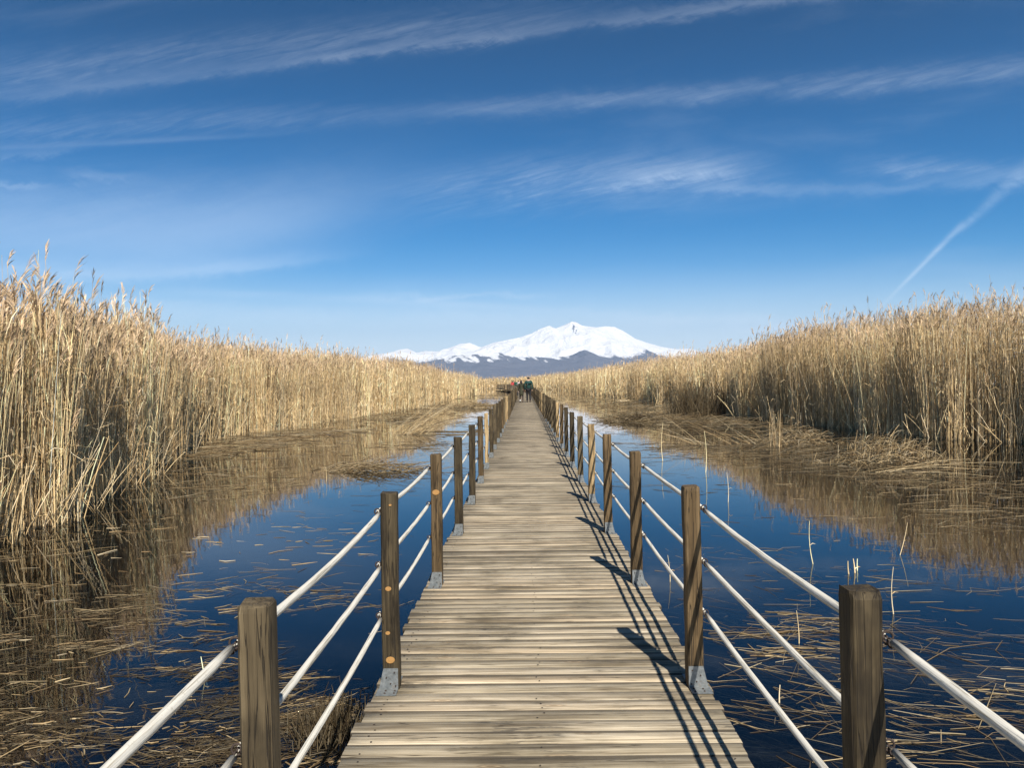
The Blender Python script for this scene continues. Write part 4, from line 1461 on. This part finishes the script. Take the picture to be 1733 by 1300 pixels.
def person(name, loc, label, H=1.75, jacket=(0.02, 0.06, 0.05), jlen=0.92, trousers=(0.012, 0.012, 0.015), hair_long=False, coat=False, extras=(), stride=0.10, arm=0.0, yaw=0.0, fingers=True, group=None, width=1.0):
    root = empty(name, loc, yaw)
    tag(root, label, 'person', group)
    k = H / 1.75
    S = lambda v: tuple(c * k for c in v)
    W = width
    sh = 0.185 * W
    # skeleton; faces +Y (walks away)
    V = [(0, 0, 0.95), (0, 0.0, 1.12), (0, -0.01, 1.32), (0, -0.01, 1.43), (0, 0.0, 1.51), (0, 0.012, 1.60), (0, 0.015, 1.69),
         (-sh, -0.01, 1.41), (-sh - 0.035, -0.03 + arm, 1.13), (-sh - 0.03, 0.04 + arm, 0.88), (-sh - 0.025, 0.05 + arm, 0.82),
         (sh, -0.01, 1.41), (sh + 0.035, -0.03 - arm, 1.13), (sh + 0.03, 0.03 - arm, 0.88), (sh + 0.025, 0.04 - arm, 0.82),
         (-0.09, 0, 0.90), (-0.095, stride * 0.6 + 0.02, 0.50), (-0.095, stride, 0.09), (-0.10, stride + 0.13, 0.045),
         (0.09, 0, 0.90), (0.095, -stride * 0.3 + 0.03, 0.50), (0.095, -stride, 0.09), (0.10, -stride + 0.13, 0.045)]
    E = [(0, 1), (1, 2), (2, 3), (3, 4), (4, 5), (5, 6), (3, 7), (7, 8), (8, 9), (9, 10), (3, 11), (11, 12), (12, 13), (13, 14),
         (0, 15), (15, 16), (16, 17), (17, 18), (0, 19), (19, 20), (20, 21), (21, 22)]
    Rd = [0.125, 0.115, 0.13, 0.075, 0.052, 0.088, 0.075, 0.055, 0.042, 0.03, 0.034, 0.055, 0.042, 0.03, 0.034,
          0.085, 0.058, 0.042, 0.035, 0.085, 0.058, 0.042, 0.035]
    if fingers:
        for side, w_ in ((-1, 10), (1, 14)):
            bx0 = V[w_]
            for j in range(4):
                n0 = len(V)
                fx = bx0[0] + side * 0.004
                fy = bx0[1] + (j - 1.5) * 0.017
                ln = (0.062, 0.070, 0.066, 0.052)[j]
                V += [(fx, fy, bx0[2] - 0.035), (fx - side * 0.006, fy + 0.006, bx0[2] - 0.035 - ln * 0.5), (fx - side * 0.018, fy + 0.010, bx0[2] - 0.035 - ln * 0.92)]
                E += [(w_, n0), (n0, n0 + 1), (n0 + 1, n0 + 2)]
                Rd += [0.009, 0.0085, 0.0075]
            n0 = len(V)
            V += [(bx0[0] - side * 0.012, bx0[1] + 0.032, bx0[2] - 0.005), (bx0[0] - side * 0.022, bx0[1] + 0.045, bx0[2] - 0.04)]
            E += [(w_, n0), (n0, n0 + 1)]
            Rd += [0.011, 0.009]
    body = skin('body', [S(v) for v in V], E, [r_ * k for r_ in Rd], M_SKIN, root, 1)
    # trousers
    tm = plain('trousers_cloth', trousers, 0.85, 0, 0.3, 30)
    q = [(0, 0, 0.97), (-0.095, 0.0, 0.88), (-0.10, stride * 0.6 + 0.02, 0.50), (-0.10, stride, 0.09), (0.095, 0.0, 0.88), (0.10, -stride * 0.3 + 0.03, 0.50), (0.10, -stride, 0.09)]
    tr_r = [0.14, 0.105, 0.075, 0.06, 0.105, 0.075, 0.06] if not coat else [0.13, 0.095, 0.060, 0.045, 0.095, 0.060, 0.045]
    skin('trousers', [S(v) for v in q], [(0, 1), (1, 2), (2, 3), (0, 4), (4, 5), (5, 6)], [r_ * k for r_ in tr_r], tm, root, 1)
    # jacket or coat with sleeves
    jm = plain('jacket_cloth', jacket, 0.8, 0, 0.35, 14)
    hem = jlen
    q = [(0, 0, 1.13), (0, -0.01, 1.30), (0, -0.01, 1.41), (0, 0.0, 1.485), (0, 0, hem),
         (-sh, -0.01, 1.405), (-sh - 0.037, -0.03 + arm, 1.13), (-sh - 0.03, 0.035 + arm, 0.86),
         (sh, -0.01, 1.405), (sh + 0.037, -0.03 - arm, 1.13), (sh + 0.03, 0.025 - arm, 0.86)]
    e = [(0, 1), (1, 2), (2, 3), (0, 4), (2, 5), (5, 6), (6, 7), (2, 8), (8, 9), (9, 10)]
    rr_ = [0.152 * W, 0.165 * W, 0.115, 0.068, 0.160 * W, 0.078, 0.060, 0.046, 0.078, 0.060, 0.046]
    if coat:
        q += [(0, 0.0, hem - 0.36)]
        e += [(4, 11)]
        rr_ += [0.175]
        rr_[4] = 0.165
    skin('coat' if coat else 'jacket', [S(v) for v in q], e, [r_ * k for r_ in rr_], jm, root, 1)
    # hair
    if hair_long:
        q = [(0, 0.0, 1.69), (0, -0.035, 1.60), (0, -0.075, 1.48), (0, -0.11, 1.36)]
        skin('hair', [S(v) for v in q], chain(4), [r_ * k for r_ in (0.088, 0.105, 0.085, 0.055)], M_HAIRD, root, 1)
    else:
        q = [(0, 0.0, 1.705), (0, -0.035, 1.64), (0, -0.035, 1.58)]
        skin('hair', [S(v) for v in q], chain(3), [r_ * k for r_ in (0.088, 0.100, 0.075)], M_HAIRD, root, 1)
    # ears, nose
    bm = bmesh.new()
    for sx in (-1, 1):
        bmesh.ops.create_uvsphere(bm, u_segments=6, v_segments=5, radius=0.02 * k, matrix=Matrix.Translation((sx * 0.086 * k, 0.01, 1.615 * k)) @ Matrix.Diagonal((0.5, 0.8, 1.5, 1)))
    link('ear', mesh_from(bm, 'ear', M_SKIN), root)
    # shoes
    for sx, st in ((-1, stride), (1, -stride)):
        q = [(sx * 0.10, st - 0.05, 0.055), (sx * 0.10, st + 0.05, 0.05), (sx * 0.105, st + 0.16, 0.04)]
        skin('shoe', [S(v) for v in q], chain(3), [0.05 * k, 0.048 * k, 0.036 * k], M_BLACK, root, 1)
    for fn in extras:
        fn(root, k)
    return root


def back_print(root, k):
    # a faint pale arc of lettering-like marks printed on the back of the jacket
    bm = bmesh.new()
    for i in range(9):
        a = math.pi * (0.2 + 0.6 * i / 8)
        x, z = 0.10 * math.cos(a), 1.27 + 0.075 * math.sin(a)
        yb = -0.178 + 1.1 * x * x
        box(bm, x - 0.008, x + 0.008, yb - 0.003, yb + 0.004, z - 0.016, z + 0.016)
    link('back_print', mesh_from(bm, 'back_print', plain('print_grey', (0.35, 0.42, 0.42))), root)


def white_sock(root, k):
    bm = bmesh.new()
    bmesh.ops.create_cone(bm, cap_ends=True, segments=10, radius1=0.052, radius2=0.055, depth=0.09, matrix=Matrix.Translation((-0.10 * k, 0.09 * k, 0.15)))
    link('sock', mesh_from(bm, 'sock', plain('white_cloth', (0.75, 0.73, 0.7))), root)


Dp = 57.6
pm = at_depth(894.8, 680, Dp)
pw_ = at_depth(882.6, 680, Dp)
person('person', (pm.x, Dp, 0.002), 'short haired man in dark green jacket and black trousers walking away on the boardwalk', 1.87,
       (0.008, 0.045, 0.038), 0.93, hair_long=False, extras=(back_print,), stride=0.10, width=1.14)
person('person', (pw_.x, Dp + 0.15, 0.002), 'woman with long dark hair in a long olive coat walking beside the man in green', 1.66,
       (0.040, 0.040, 0.020), 0.84, hair_long=True, coat=True, extras=(white_sock,), stride=0.09, width=0.98)
# her bag hangs at her left side
bm = bmesh.new()
box(bm, -0.05, 0.05, -0.12, 0.12, -0.26, 0.0)
bmesh.ops.bevel(bm, geom=list(bm.edges), offset=0.02, segments=2, affect='EDGES')
torus(bm, 0.10, 0.008, Matrix.Translation((0, 0, 0.08)) @ Matrix.Rotation(R(90), 4, 'Y'))
bag = link('handbag', mesh_from(bm, 'handbag', M_BLACK), None, (pw_.x - 0.27, Dp + 0.19, 0.76))
tag(bag, 'small black bag held in the left hand of the woman in the olive coat', 'bag')

fg = 'walkers in the far group'
for px_, Y_, H_, jc, tr_, lab, lng in [
    (866.2, 128, 1.68, (0.55, 0.07, 0.07), (0.10, 0.12, 0.13), 'person in a red top, leftmost of the far group of walkers', True),
    (869.6, 132, 1.72, (0.012, 0.012, 0.014), (0.015, 0.015, 0.018), 'person in black between the red and the green walkers far ahead', False),
    (873.3, 126, 1.74, (0.015, 0.085, 0.055), (0.012, 0.012, 0.015), 'person in a green jacket in the middle of the far group', False),
    (877.2, 134, 1.70, (0.75, 0.60, 0.58), (0.05, 0.05, 0.07), 'dark haired person in a pale pink top at the right of the far group', True),
]:
    w_ = at_depth(px_, 655, Y_)
    xx_ = min(max(w_.x, DX0 + bendx(Y_) + 0.2), DX1 + bendx(Y_) - 0.2)
    person('person', (xx_, Y_, 0.002), lab, H_, jc, 0.92, tr_, lng, fingers=False, stride=0.08, group=fg)

# ------------------------------------------------------------------ render settings
scene.cycles.max_bounces = 6
scene.cycles.diffuse_bounces = 2
scene.cycles.glossy_bounces = 3
scene.cycles.transparent_max_bounces = 16
scene.cycles.volume_bounces = 0
scene.cycles.use_denoising = True
